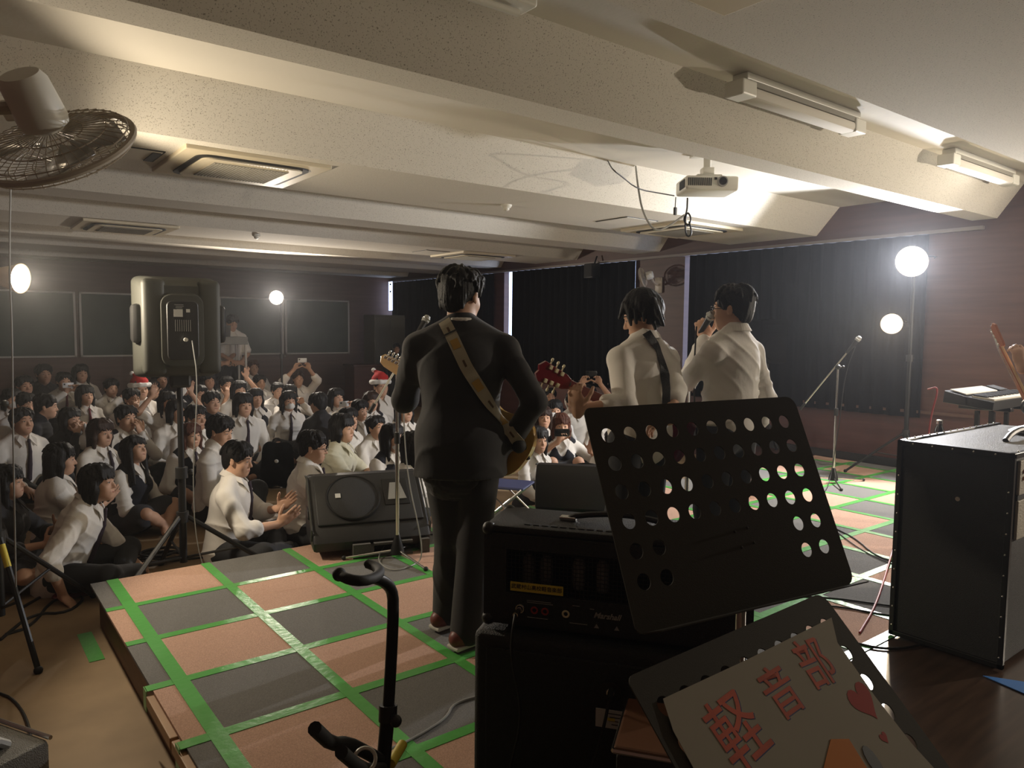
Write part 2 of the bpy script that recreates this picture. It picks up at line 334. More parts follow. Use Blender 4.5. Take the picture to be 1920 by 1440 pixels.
# ------------------------------------------------------------------ stage platform
nt = speckle('carpet_tiles', (.5, .5, .5), (.3, .3, .3), 260, .35, .65, .95, .4).node_tree
bs = nt.nodes['Principled BSDF']; ck = nt.nodes.new('ShaderNodeTexChecker'); mp = nt.nodes.new('ShaderNodeMapping')
ck.inputs['Color1'].default_value = (.60, .38, .28, 1); ck.inputs['Color2'].default_value = (.20, .195, .185, 1); ck.inputs['Scale'].default_value = 1
mp.inputs['Scale'].default_value = (1 / .5075, 1 / .507, 1); mp.inputs['Location'].default_value = (-.735 / .5075, -4.666 / .507, .5)
nt.links.new(nt.nodes['Texture Coordinate'].outputs['Object'], mp.inputs['Vector']); nt.links.new(mp.outputs['Vector'], ck.inputs['Vector'])
mx = nt.nodes.new('ShaderNodeMix'); mx.data_type = 'RGBA'; mx.blend_type = 'MULTIPLY'; mx.inputs['Factor'].default_value = 1
rmp = [n for n in nt.nodes if n.type == 'VALTORGB'][0]; rmp.color_ramp.elements[0].color = (.72, .72, .72, 1); rmp.color_ramp.elements[1].color = (1, 1, 1, 1)
nt.links.new(ck.outputs['Color'], mx.inputs[6]); nt.links.new(rmp.outputs['Color'], mx.inputs[7]); nt.links.new(mx.outputs[2], bs.inputs['Base Color'])
SX0, SY0, SY1 = .625, 1.62, 4.66
t = thing('stage_platform', 'low stage platform covered in pink and grey carpet tiles joined by green tape', 'stage', (0, 0, 0))
MB().box(((SX0 + XR - .03) / 2, (SY0 + SY1) / 2, ST - .006), (XR - SX0 - .03, SY1 - SY0, .012)).build('carpet', 'carpet_tiles', t)
MB().box(((SX0 + XR) / 2, (SY0 + SY1) / 2 + .0, (ST - .012) / 2), (XR - SX0 - .08, SY1 - SY0 - .03, ST - .012)).build('deck', 'side_board', t)
for y0, y1 in ((1.7, 2.25), (2.27, 2.72), (2.74, 3.12)):
    MB().box((SX0 - .012, (y0 + y1) / 2, ST - .035), (.03, y1 - y0, .045), bevel=.004).build('edge_batten', 'pale_wood', t)
yl = [4.166 - .507 * i for i in range(6)]; xl = [.735 + .5075 * i for i in range(15)]
rg = random.Random(5)
for y in yl:
    b = MB(); h = .024 + rg.uniform(-.002, .003); x1 = XR - .1; x0 = SX0 - (.0 if y > 3.3 else .02)
    b.box(((x0 + x1) / 2, y, ST + .0012), (x1 - x0, 2 * h, .0024)); 
    if y < 3.3: b.box((x0 - .004, y, ST - .04), (.003, 2 * h, .085))
    b.build('tape_strip', 'tape_green', t)
for x in xl:
    b = MB(); h = .030 if x < 1 else .026; b.box((x, (SY0 + SY1) / 2, ST + .002), (2 * h, SY1 - SY0, .0024)); b.build('tape_strip', 'tape_green', t)
b = MB(); b.box(((SX0 + XR) / 2, (YF + SY0) / 2, (ST) / 2), (XR - SX0 - .1, SY0 - YF, ST - .004)); struct('floor_stage_rear', b, 'floor_wood')
o = MB().box((.575, 4.35, .0015), (.07, .42, .003)).build('floor_tape', 'tape_green'); tag(o, 'short green tape strip on the lower floor beside the stage corner', 'tape')
# ------------------------------------------------------------------ implicit surfaces (smooth unions meshed with surface nets)
def _cap(P, a, b, ra, rb):
    ba = b - a; l2 = float(ba @ ba) + 1e-12; q = P - a; h = np.clip((q @ ba) / l2, 0, 1)
    return np.linalg.norm(q - h[..., None] * ba, axis=-1) - (ra + (rb - ra) * h)
def _ell(P, c, r, Rm):
    q = (P - c) @ Rm.T if Rm is not None else P - c; r = np.asarray(r, np.float32)
    k0 = np.linalg.norm(q / r, axis=-1); k1 = np.linalg.norm(q / (r * r), axis=-1)
    return k0 * (k0 - 1) / np.maximum(k1, 1e-6)
def cap(a, b, ra, rb=None, k=.02, sub=0): return ('c', np.array(a, float), np.array(b, float), ra, ra if rb is None else rb, k, sub)
def ell(c, r, R=None, k=.02, sub=0): return ('e', np.array(c, float), np.array(r, float), None if R is None else np.array(R, float), None, k, sub)
def surf(prims, vox, post=None):
    lo = np.full(3, 1e9); hi = -lo; bx = []
    for p in prims:
        if p[0] == 'c': r = max(p[3], p[4]); l = np.minimum(p[1], p[2]) - r; h = np.maximum(p[1], p[2]) + r
        else: r = p[2].max(); l = p[1] - r; h = p[1] + r
        bx.append((l, h))
        if not p[6]: lo = np.minimum(lo, l); hi = np.maximum(hi, h)
    lo = lo - 3 * vox; hi = hi + 3 * vox; n = np.ceil((hi - lo) / vox).astype(int) + 1
    D = np.full(n, .5, np.float32); ax = [lo[i] + vox * np.arange(n[i]) for i in range(3)]
    for p, (l, h) in zip(prims, bx):
        pad = p[5] + 2.5 * vox
        i0 = np.clip(np.floor((l - pad - lo) / vox).astype(int), 0, n); i1 = np.clip(np.ceil((h + pad - lo) / vox).astype(int) + 1, 0, n)
        if (i1 <= i0).any(): continue
        sl = tuple(slice(i0[i], i1[i]) for i in range(3))
        P = np.stack(np.meshgrid(*[ax[i][sl[i]] for i in range(3)], indexing='ij'), -1).astype(np.float32)
        d = _cap(P, p[1].astype(np.float32), p[2].astype(np.float32), p[3], p[4]) if p[0] == 'c' else _ell(P, p[1].astype(np.float32), p[2], None if p[3] is None else p[3].astype(np.float32))
        k = max(p[5], 1e-4); A = D[sl]
        if p[6]: d = -d; hh = np.clip(.5 - .5 * (d - A) / k, 0, 1) ; D[sl] = A * hh + d * (1 - hh) + k * hh * (1 - hh)
        else: hh = np.clip(.5 + .5 * (d - A) / k, 0, 1); D[sl] = A * hh + d * (1 - hh) - k * hh * (1 - hh)
    if post is not None:
        idx = np.nonzero(np.abs(D) < .04); P = np.stack([ax[i][idx[i]] for i in range(3)], -1)
        D[idx] = post(P, D[idx])
    S = D < 0
    c = S[:-1, :-1, :-1].astype(np.int8)
    tot = sum(S[i:n[0] - 1 + i, j:n[1] - 1 + j, k:n[2] - 1 + k].astype(np.int8) for i in (0, 1) for j in (0, 1) for k in (0, 1))
    act = np.nonzero((tot > 0) & (tot < 8)); A = np.stack(act, -1); N = len(A)
    vid = np.full(n - 1, -1, np.int32); vid[act] = np.arange(N)
    off = [(i, j, k) for i in (0, 1) for j in (0, 1) for k in (0, 1)]
    val = [D[A[:, 0] + o[0], A[:, 1] + o[1], A[:, 2] + o[2]] for o in off]
    acc = np.zeros((N, 3)); cnt = np.zeros(N)
    for a in range(8):
        for b_ in range(a + 1, 8):
            if sum(abs(off[a][i] - off[b_][i]) for i in range(3)) != 1: continue
            m_ = (val[a] < 0) != (val[b_] < 0); t = np.where(m_, val[a] / np.where(m_, val[a] - val[b_], 1), 0)
            acc += m_[:, None] * (np.array(off[a]) + t[:, None] * (np.array(off[b_]) - np.array(off[a]))); cnt += m_
    verts = lo + vox * (A + acc / cnt[:, None])
    quads = []
    for d in range(3):
        e, f = (d + 1) % 3, (d + 2) % 3
        s0 = [slice(1, -1)] * 3; s0[d] = slice(0, -1); s1 = [slice(1, -1)] * 3; s1[d] = slice(1, None)
        a_, b_ = S[tuple(s0)], S[tuple(s1)]; I = np.stack(np.nonzero(a_ != b_), -1)
        if not len(I): continue
        G = I.copy(); G[:, e] += 1; G[:, f] += 1; flip = ~a_[tuple(I.T)]
        def cell(de, df):
            q = G.copy(); q[:, e] -= de; q[:, f] -= df; return vid[tuple(q.T)]
        q = np.stack([cell(1, 1), cell(0, 1), cell(0, 0), cell(1, 0)], -1); q[flip] = q[flip][:, ::-1]; quads.append(q)
    return verts, np.concatenate(quads)
def mesh_obj(name, vf, material, parent=None, label=None):
    v, f = vf; me = bpy.data.meshes.new(name); me.vertices.add(len(v)); me.vertices.foreach_set('co', v.astype(np.float32).ravel())
    me.loops.add(len(f) * 4); me.loops.foreach_set('vertex_index', f.astype(np.int32).ravel())
    me.polygons.add(len(f)); me.polygons.foreach_set('loop_start', np.arange(0, len(f) * 4, 4, dtype=np.int32)); me.polygons.foreach_set('loop_total', np.full(len(f), 4, np.int32))
    me.polygons.foreach_set('use_smooth', np.ones(len(f), bool)); me.materials.append(M[material]); me.update(calc_edges=True)
    o = bpy.data.objects.new(name, me); C.objects.link(o)
    if parent: o.parent = parent
    if label: o['label'] = label
    return o
def folds(amp, seed=0, f=1.0):
    rs = np.random.RandomState(seed); K = rs.normal(size=(6, 3)) * np.array([10, 10, 15]) * f; ph = rs.uniform(0, 6, 6)
    def fn(P, D):
        a = np.sin(P @ (K[0] * .6) + ph[0]); b_ = np.sin(P @ (K[1] * .7) + ph[1] + 1.3 * a)
        r1 = 1 - np.abs(np.sin(P @ (K[2] * .9) + ph[2] + 2.0 * b_)); r2 = 1 - np.abs(np.sin(P @ (K[3] * 1.7) + ph[3] + 1.6 * a + 1.2 * b_))
        m_ = .5 + .5 * np.sin(P @ (K[4] * .5) + ph[4])
        return D - amp * (1.5 * r1 ** 2 * m_ + .7 * r2 ** 2 * (1 - m_) + .4 * a + .05)
    return fn
def strands(hc, amp=.004, fr=46, seed=0):
    def fn(P, D):
        q = P - hc; a = np.arctan2(q[:, 0], -q[:, 1] + 1e-6); r = np.sqrt(q[:, 0] ** 2 + q[:, 1] ** 2)
        wv = np.sin(a * fr * .31 + q[:, 2] * 22 + seed) ; return D - amp * np.clip(r / .05, 0, 1) * (.6 * np.sin(a * fr * .5 + 2.0 * wv + seed) + .5 * np.sin(a * fr + 3 * wv + q[:, 2] * 30))
    return fn
def RX(a): c, s = math.cos(a), math.sin(a); return np.array([[1, 0, 0], [0, c, -s], [0, s, c]])
def RZ(a): c, s = math.cos(a), math.sin(a); return np.array([[c, -s, 0], [s, c, 0], [0, 0, 1]])
def RY(a): c, s = math.cos(a), math.sin(a); return np.array([[c, 0, s], [0, 1, 0], [-s, 0, c]])
def unit(v): v = np.array(v, float); return v / max(np.linalg.norm(v), 1e-9)
def ik(a, t, l1, l2, pole):
    a, t = np.array(a, float), np.array(t, float); d = t - a; L = np.linalg.norm(d); u = d / max(L, 1e-6); L2 = min(L, (l1 + l2) * .995)
    x = (l1 * l1 - l2 * l2 + L2 * L2) / (2 * L2); h = math.sqrt(max(l1 * l1 - x * x, 0)); p = np.array(pole, float); p = p - u * (p @ u); p = unit(p)
    return a + u * x + p * h, a + u * L2
def hand_prims(wr, fwd, nrm, side, curl=.4, spread=.1, thumb=.5, s=1.0, curls=None):
    """palm plus four separate fingers and a thumb; fwd wrist->knuckles, nrm = back of the hand, side = +1 when the thumb lies on fwd x nrm"""
    f = unit(fwd); n = np.array(nrm, float); n = unit(n - f * (n @ f)); t = np.cross(f, n) * side
    P = []; R = np.array([t, f, n])
    P.append(ell(wr + f * .048 * s, (.040 * s, .052 * s, .015 * s), R, k=.012)); P.append(cap(wr - f * .02 * s, wr + f * .03 * s, .024 * s, .022 * s, .015))
    P.append(ell(wr + f * .035 * s + t * .024 * s - n * .006 * s, (.016 * s, .032 * s, .015 * s), R, k=.010))
    for i, (o, L) in enumerate(((.029, .074), (.010, .083), (-.009, .077), (-.027, .060))):
        c = (curls[i] if curls else curl); base = wr + f * (.088 - .004 * abs(i - 1)) * s + t * o * s; d = unit(f + t * o * spread * 22 * s); p = base; ang = 0
        for j, fr in enumerate((.45, .30, .25)):
            ang += c * (.9, 1.15, .8)[j]; dd = d * math.cos(ang) - n * math.sin(ang); q = p + dd * L * fr * s
            P.append(cap(p, q, (.0092 - .0008 * j) * s, (.0086 - .0010 * j) * s, .003)); p = q
    b0 = wr + f * .022 * s + t * .030 * s - n * .006 * s; d = unit(f * .75 + t * .75 - n * thumb * .6); p = b0
    for j, L in enumerate((.036, .031, .026)):
        q = p + d * L * s; P.append(cap(p, q, (.0125 - .0015 * j) * s, (.0112 - .0015 * j) * s, .006)); p = q; d = unit(d + f * .25 - n * thumb * .35 - t * .12)
    return P
def person(label, loc, yaw, s=1.0, pose='sit', sex='m', lean=0.1, twist=0, tilt=0, head=(0, 0, 0), arms=('lap', 'lap'), hair='short', haircol='black', shirt='shirt_white', sleeve='long',
           tie=None, vest=None, lower='trousers', vox=.011, glasses=False, mask=False, hat=False, legs=None, hands=None, seed=0, hipz=None, skin='skin', shoes=None, group=None, collar=True, hairlen=.3, poles=None, jacket=False, fold=.004, name='person', untuck=.0, wide=0, fine=False, strapdark=False):
    T = thing(name, label, 'person', loc, yaw, group)
    rs = random.Random(seed); fm = sex == 'f'
    stand = pose == 'stand'
    hz = hipz if hipz is not None else (.90 if stand else .11)
    hip = np.array([0, 0, hz])
    up = RZ(0) @ RY(tilt) @ RX(-lean) @ np.array([0, 0, 1.]); rt = RZ(twist) @ np.array([1., 0, 0]); rt = unit(rt - up * (rt @ up)); fw = np.cross(up, rt)
    B = np.array([rt, fw, up])                     # rows: torso axes
    tf = lambda x, y, z: hip + rt * x + fw * y + up * z
    w_ = .93 if fm else 1.0; sw = (.155 if fm else .175) + wide
    NB = .50; hc = tf(0, .018, NB + .118)
    HR = RZ(head[0]) @ RX(head[1]) @ RY(head[2]); HR = np.stack([rt, fw, np.array([0, 0, 1.]) * .6 + up * .4], 1) @ HR
    q, _r = np.linalg.qr(HR); q = q * np.sign(np.diag(_r)); HR = q                 # columns: head axes
    hd = lambda x, y, z: hc + HR @ np.array([x, y, z])
    RH = HR.T
    E = lambda x, y, z, r, k=.02, sub=0: ell(hd(x, y, z), r, RH, k, sub)
    face = [E(0, -.012, .032, (.074, .092, .083), .02), E(0, .022, -.030, (.058, .060, .080), .03), E(0, .056, -.086, (.024, .020, .020), .03), E(0, .03, -.070, (.044, .045, .030), .03),
            cap(hd(0, .078, .012), hd(0, .098, -.026), .007, .011, .010), E(.012, .088, -.030, (.008, .009, .006), .006), E(-.012, .088, -.030, (.008, .009, .006), .006),
            E(.028, .070, .010, (.016, .012, .011), .012, 1), E(-.028, .070 + .012, .010, (.016, .010, .011), .012, 1) if False else E(-.028, .070, .010, (.0001, .0001, .0001), .001, 1)]
    face = face[:7]
    for sx in (-1, 1):
        face += [E(sx * .029, .089, .004, (.016, .012, .010), .010, 1), E(sx * .029, .074, .003, (.013, .009, .008), .006), cap(hd(sx * .012, .082, .026), hd(sx * .042, .070, .024), .007, .006, .012),
                 E(sx * .036, .052, -.030, (.022, .022, .024), .025), E(sx * .076, -.004, -.008, (.007, .017, .030), .006), E(sx * .080, -.008, .012, (.006, .012, .012), .005)]
    face += [cap(hd(-.018, .081, -.056), hd(.018, .081, -.056), .0055, .0055, .008), cap(hd(-.013, .079, -.066), hd(.013, .079, -.066), .006, .006, .008)]
    neck = [cap(tf(0, -.012, NB - .04), hd(0, -.012, -.045), .056 * w_, .050 * w_, .03)]
    tor = [ell(tf(0, 0, .02), (.160 * w_, .118, .125), B, .05), ell(tf(0, .004, .17), (.132 * w_, .102, .16), B, .05), ell(tf(0, .0, .335), (.158 * w_, .112, .165), B, .05)]
    for sx in (-1, 1): tor += [cap(tf(0, -.012, NB - .005), tf(sx * sw, -.008, .398), .046, .040, .03)]
    if fm: tor += [ell(tf(sx * .06, .085, .31), (.055, .045, .055), B, .03) for sx in (-1, 1)]
    sh = {sx: tf(sx * sw, -.006, .396) for sx in (-1, 1)}
    AR = {}; HP = []
    P_ = {  # wrist target in torso space (x for the right side), pole, forward of hand, back-of-hand normal
        'lap': ((.10, .24, .08), (1, -.3, -.6), (-.6, .7, -.2), (0, .3, 1)), 'lapc': ((.05, .27, .05), (1, -.3, -.4), (-.9, .3, -.1), (.1, .6, .8)),
        'clap': ((.055, .33, .30), (1, -.1, -.9), (-.25, .6, .75), (1, .2, 0)), 'clapw': ((.17, .36, .25), (1, -.1, -.9), (-.05, .7, .65), (.8, .1, -.3)),
        'phone': ((.07, .28, .53), (1, .0, -.8), (-.3, .25, .9), (.4, -.9, .1)), 'phonehi': ((.11, .20, .80), (1, .1, -.5), (-.35, .3, .9), (.4, -.9, .1)),
        'raise': ((.22, .12, .74), (1, .1, -.5), (.0, .1, 1), (.0, -1, 0)), 'floor': ((.30, .10, -.02), (.6, -.7, .2), (.5, .7, -.15), (0, .1, 1)), 'floorb': ((.38, -.14, -.02), (.6, -.9, .0), (.5, -.6, -.15), (0, .1, 1)),
        'chin': ((.05, .17, .50), (.6, .2, -1), (-.2, -.1, 1), (.1, 1, .2)), 'knee': ((.20, .38, .12), (1, -.3, -.3), (0, 1, -.3), (0, .3, 1)), 'down': ((.22, .02, -.10), (.6, -1, 0), (0, .1, -1), (1, 0, 0)), 'cheer': ((.26, .22, .42), (1, -.2, -.8), (.1, .3, 1), (.2, -1, .2))}
    curlv = {'clap': .05, 'clapw': .12, 'phone': .65, 'phonehi': .65, 'raise': .25, 'floor': .12, 'floorb': .1, 'chin': .7, 'cheer': .3}
    for sx, a in ((1, arms[0]), (-1, arms[1])):
        if isinstance(a, str):
            wt, pl, hf, hn = P_[a]; wr = tf(wt[0] * sx, wt[1], wt[2]); pole = B.T @ np.array([pl[0] * sx, pl[1], pl[2]]); hf = B.T @ np.array([hf[0] * sx, hf[1], hf[2]]); hn = B.T @ np.array([hn[0] * sx, hn[1], hn[2]]); cv = curlv.get(a, .3); cs = None; th = .5
        else:                                      # explicit: wrist, pole, hand forward, normal in person space
            wr, pole, hf, hn = [np.array(q, float) for q in a[:4]]; cv = a[4] if len(a) > 4 else .4; cs = a[5] if len(a) > 5 else None; th = a[6] if len(a) > 6 else .5
        el, wr = ik(sh[sx], wr, .275, .245, pole)
        AR[sx] = (sh[sx], el, wr)
        hp = hand_prims(wr, hf, hn, -sx, cv, thumb=th, s=.95 if fm else 1.03, curls=cs); HP += hp
    armb = []
    for sx in (-1, 1):
        a, e, w2 = AR[sx]; armb += [cap(a, e, .046 * w_, .037 * w_, .03), cap(e, w2, .038 * w_, .025 * w_, .015)]
    if legs is None:
        if stand: legs = {sx: ((sx * .095, 0, hz - .03), (sx * .105, .03, .48), (sx * .115, -.01, .085), (sx * .13, .16, .03)) for sx in (-1, 1)}
        elif pose == 'kneesup': legs = {sx: ((sx * .09, .02, hz), (sx * .13, .34, .40), (sx * .11, .44, .075), (sx * .12, .58, .035)) for sx in (-1, 1)}
        else: legs = {sx: ((sx * .09, .02, hz - .01), (sx * .34, .31, .13 + (.02 if sx > 0 else 0)), (-sx * .04, .36 + .07 * (sx > 0), .055), (-sx * .17, .37 + .07 * (sx > 0), .04)) for sx in (-1, 1)}
    legb = []; legc = []; tr = []
    for sx in (-1, 1):
        h0, k0, a0, t0 = [np.array(q, float) for q in legs[sx]]
        cv = k0 + (a0 - k0) * .3
        legb += [cap(h0, k0, .080, .054, .04), cap(k0, a0, .052, .034, .02), ell(cv + np.array([0, -.015 if stand else 0, -.0]), (.050, .052, .09 if stand else .052), None, .03), cap(a0, t0, .033, .028, .02)]
        tr += [cap(h0, k0, .098, .074, .04), cap(k0, a0 + (k0 - a0) * (.0 if stand else .12), .072, .070 if stand else .058, .03)]
    body = tor + armb + legb + neck + face + HP
    bo = mesh_obj('body', surf(body, vox), skin, T)
    # eyes, brows, lips as sub-parts of the body
    d_ = lambda q: [Vector(q)]
    hx, hy, hzz = [Vector(HR[:, i]) for i in range(3)]
    for sx in (-1, 1):
        e = MB().ball(hd(sx * .029, .0775, .003), (.0115, .0060, .0042), (hx, hy, hzz), 10, 6).build('eye', 'eye_white', bo, True)
        if vox < .0105: MB().ball(hd(sx * .029, .0815, .003), (.0052, .0030, .0045), (hx, hy, hzz), 8, 6).tube([hd(sx * .017, .082, .0055), hd(sx * .029, .0855, .0085), hd(sx * .042, .078, .005)], .0013, 5).build('lash_line', 'eye_dark', bo, True)
        else: MB().ball(hd(sx * .029, .0805, .004), (.0105, .0035, .0042), (hx, hy, hzz), 8, 6).build('lash_line', 'eye_dark', bo, True)
        MB().tube([hd(sx * .014, .088, .0275), hd(sx * .030, .0855, .032), hd(sx * .044, .074, .027)], .0026, 6).build('eyebrow', 'hair_' + haircol, bo, True)
    if not mask: MB().tube([hd(-.021, .078, -.061), hd(-.010, .0865, -.0585), hd(0, .088, -.060), hd(.010, .0865, -.0585), hd(.021, .078, -.061)], .0036, 6).build('lips', 'lips', bo, True)
    # hair
    H = [E(0, -.018, .042, (.087, .100, .090), .02)]
    hv = .0075 if vox > .009 else .0045
    FR = []
    if hair == 'short':
        H += [E(0, -.066, -.022, (.060, .042, .058), .03)]
        for x in np.arange(-.060, .061, .0133):
            x += rs.uniform(-.004, .004); dx = rs.uniform(-.012, .012); zz = .050 + rs.uniform(-.016, .010)
            FR += [cap(hd(x * .75, .030, .110), hd(x * 1.05, .068 - abs(x) * .25, .086), .015, .012, .008), cap(hd(x * 1.05, .068 - abs(x) * .25, .086), hd(x * 1.22 + dx, .089 - abs(x) * .42, zz), .012, .0045, .006)]
        H += [cap(hd(sx * .076, .030, .06), hd(sx * .078, .020, .006), .014, .007, .012) for sx in (-1, 1)]
    else:
        L = {'bob': .115, 'mid': .17, 'long': hairlen}[hair]
        for x in np.arange(-.064, .065, .0115):
            x += rs.uniform(-.003, .003); zz = .034 + rs.uniform(-.008, .008)
            FR += [cap(hd(x * .7, .030, .112), hd(x * 1.02, .069 - abs(x) * .25, .086), .015, .012, .008), cap(hd(x * 1.02, .069 - abs(x) * .25, .086), hd(x * 1.15, .091 - abs(x) * .40, zz), .012, .0055, .006)]
        for sx in (-1, 1):
            H += [cap(hd(sx * .066, .000, .07), hd(sx * .080, .014, -.04), .024, .022, .025), cap(hd(sx * .080, .014, -.04), hd(sx * .078, .006, -L), .022, .013, .02),
                  cap(hd(sx * .072, -.04, .03), hd(sx * .078, -.045, -L), .032, .022, .03)]
        H += [cap(hd(x, -.075, .02), hd(x * 1.1, -.078, -L), .038, .024, .03) for x in (-.04, 0, .04)]
    # wild locks make the outline of real hair
    nl = 46 if vox <= .0085 else 22
    for i in range(nl):
        az = rs.uniform(0, 2 * PI); el0 = rs.uniform(.25, 1.3); dl = rs.uniform(.35, .8)
        pts = []
        for j in range(4):
            el = el0 - dl * j / 3; rr = 1.0 + .04 * j
            pts.append(hd(.086 * rr * math.cos(el) * math.sin(az + .12 * j * math.sin(i)), -.018 - .098 * rr * math.cos(el) * math.cos(az + .12 * j * math.sin(i)), .042 + .090 * rr * math.sin(el)))
        front = math.cos(az) < -.35
        if front and el0 - dl < .15: continue
        for j in range(3): H.append(cap(pts[j], pts[j + 1], .0105 - .0025 * j, .0080 - .0025 * j, .006))
    if fine:
        for (a, b2, r0, r1) in fine: H.append(cap(hd(*a), hd(*b2), r0, r1, .008))
    H.append(E(0, .100, -.022, (.060, .062, .085), .010, 1))
    H += FR
    mesh_obj('hair', surf(H, hv, strands(hc, .0020, 70 if vox < .009 else 50, seed)), 'hair_' + haircol, T)
    # clothes
    g = .014; cl = []
    cl += [ell(tf(0, 0, .03 - untuck / 2), (.168 * w_ + g, .122 + g, .115 + untuck), B, .05), ell(tf(0, .0, .17), (.148 * w_ + g, .116 + g, .165), B, .05), ell(tf(0, 0, .335), (.162 * w_ + g, .116 + g, .160), B, .05)]
    for sx in (-1, 1):
        cl += [cap(tf(0, -.012, NB - .006), tf(sx * sw, -.008, .396), .062, .042 + g, .03)]
        a, e, w2 = AR[sx]
        if fm: cl += [ell(tf(sx * .06, .085, .31), (.055 + g, .045 + g, .055 + g), B, .03)]
        if sleeve == 'long': cl += [cap(a, e, .056 * w_, .053 * w_, .03), cap(e, e + (w2 - e) * .90, .054 * w_, .040 * w_, .02), cap(e + (w2 - e) * .86, e + (w2 - e) * .93, .038 * w_, .037 * w_, .004)]
        elif sleeve == 'rolled': cl += [cap(a, e, .057 * w_, .056 * w_, .03), cap(e, e + (w2 - e) * .18, .056 * w_, .052 * w_, .02), cap(e + (w2 - e) * .14, e + (w2 - e) * .30, .056 * w_, .054 * w_, .004)]
        elif sleeve == 'short': cl += [cap(a, a + (e - a) * .78, .058 * w_, .066 * w_, .03)]
    if collar:
        b_ = MB(); n = 18; T_, Bt = [], []
        for i in range(n + 1):
            a0 = PI * .97 + (PI * 1.06) * i / n; u = -math.sin(a0)
            T_.append(b_.bm.verts.new(tf(.059 * math.cos(a0), -.012 + .056 * math.sin(a0), NB + .034 + .016 * u))); Bt.append(b_.bm.verts.new(tf(.080 * math.cos(a0), -.012 + .078 * math.sin(a0), NB + .006 + .006 * u)))
        for i in range(n): b_.bm.faces.new((T_[i], T_[i + 1], Bt[i + 1], Bt[i]))
        for sx, t_, l_ in ((-1, T_[0], Bt[0]), (1, T_[-1], Bt[-1])):
            p_ = [b_.bm.verts.new(tf(sx * x, y, NB + z)) for x, y, z in ((.040, .052, .012), (.014, .094, -.022), (.058, .138 if fm else .130, -.088), (.082, .085, -.030))]
            b_.bm.faces.new((t_, p_[0], p_[3], l_)); b_.bm.faces.new((p_[0], p_[1], p_[2], p_[3]))
        co = b_.build('collar', shirt, T, recalc=True); md = co.modifiers.new('s', 'SOLIDIFY'); md.thickness = .0045; md.offset = 0
    cl += [ell(tf(0, .105, NB + .005), (.026, .05, .05), B, .012, 1)]
    if jacket:
        cl += [ell(tf(0, 0, -.02), (.185, .145, .22), B, .06), ell(tf(0, -.0, .30), (.178, .132, .20), B, .05)]
        cl += [cap(tf(sx * .03, 0, -.02), tf(sx * .05, 0, -.16), .145, .150, .05) for sx in (-1, 1)]
    shv = vox if not jacket else vox
    cl_n = 'jacket' if jacket else 'shirt'
    hipcut = -.155 if jacket else (-.02 if stand and not untuck else -.09 - untuck)
    ff = folds(fold, seed + 11)
    def post(P, D):
        D = ff(P, D); zz = (P - hip) @ up; return np.maximum(D, hipcut - zz) if (stand or jacket) else D
    so = mesh_obj(cl_n, surf(cl, shv, post), shirt, T)
    if vest:
        vs_ = [ell(tf(0, .0, .06), (.178 * w_ + g, .132 + g, .10), B, .05), ell(tf(0, .0, .17), (.158 * w_ + g, .128 + g, .165), B, .05), ell(tf(0, 0, .325), (.168 * w_ + g, .132 + g, .155), B, .05)]
        vs_ += [cap(tf(sx * .07, -.01, NB - .035), tf(sx * .115, -.006, .425), .058, .062, .02) for sx in (-1, 1)]
        if fm: vs_ += [ell(tf(sx * .06, .088, .31), (.058 + g, .056 + g, .058 + g), B, .03) for sx in (-1, 1)]
        vs_ += [ell(tf(0, .125, NB - .03), (.052, .09, .135), B, .01, 1), ell(tf(0, .0, NB + .02), (.072, .075, .05), B, .01, 1)]
        mesh_obj('vest', surf(vs_, vox, folds(.002, seed + 5)), vest, T)
    if tie:
        yy = .147 if vest else .139; q = .018 if fm else 0
        tp = [ell(tf(0, .112, NB - .035), (.016, .012, .019), B, .004), cap(tf(0, .118, NB - .05), tf(.002, .136 + q * .6, NB - .13), .0105, .014, .006), cap(tf(.002, .136 + q * .6, NB - .13), tf(.008, yy + q, .26), .014, .019, .006), cap(tf(.008, yy + q, .26), tf(.014, yy, .13), .019, .021, .006)]
        mesh_obj('tie', surf(tp, .006), tie, T)
    if mask:
        mesh_obj('face_mask', surf([E(0, .046, -.058, (.058, .052, .042), .01), E(0, .082, -.045, (.026, .024, .028), .03)], .005), 'mask_white', T)
    if glasses:
        b_ = MB()
        for sx in (-1, 1):
            b_.torus(hd(sx * .031, .098, .002), HR[:, 1], .021, .0018, 16, 5, ry=.017); b_.tube([hd(sx * .052, .096, .006), hd(sx * .076, .04, .004), hd(sx * .079, -.008, .0)], .0018, 5)
        b_.tube([hd(-.010, .099, .005), hd(.010, .099, .005)], .0018, 5); b_.build('glasses', 'black_metal', T, True)
    if hat:
        mesh_obj('santa_hat', surf([E(0, -.015, .080, (.096, .106, .075), .02), cap(hd(0, -.02, .12), hd(.03, -.07, .17), .055, .020, .03)], .008), 'santa_red', T)
        bb = [cap(hd(.100 * math.cos(a), -.012 + .108 * math.sin(a), .052), hd(.100 * math.cos(a + .6), -.012 + .108 * math.sin(a + .6), .052), .024, .024, .01) for a in np.arange(0, 6.28, .6)]
        mesh_obj('hat_brim', surf(bb + [ell(hd(.04, -.10, .185), (.026, .026, .026))], .008, folds(.003, 3, 4)), 'mask_white', T)
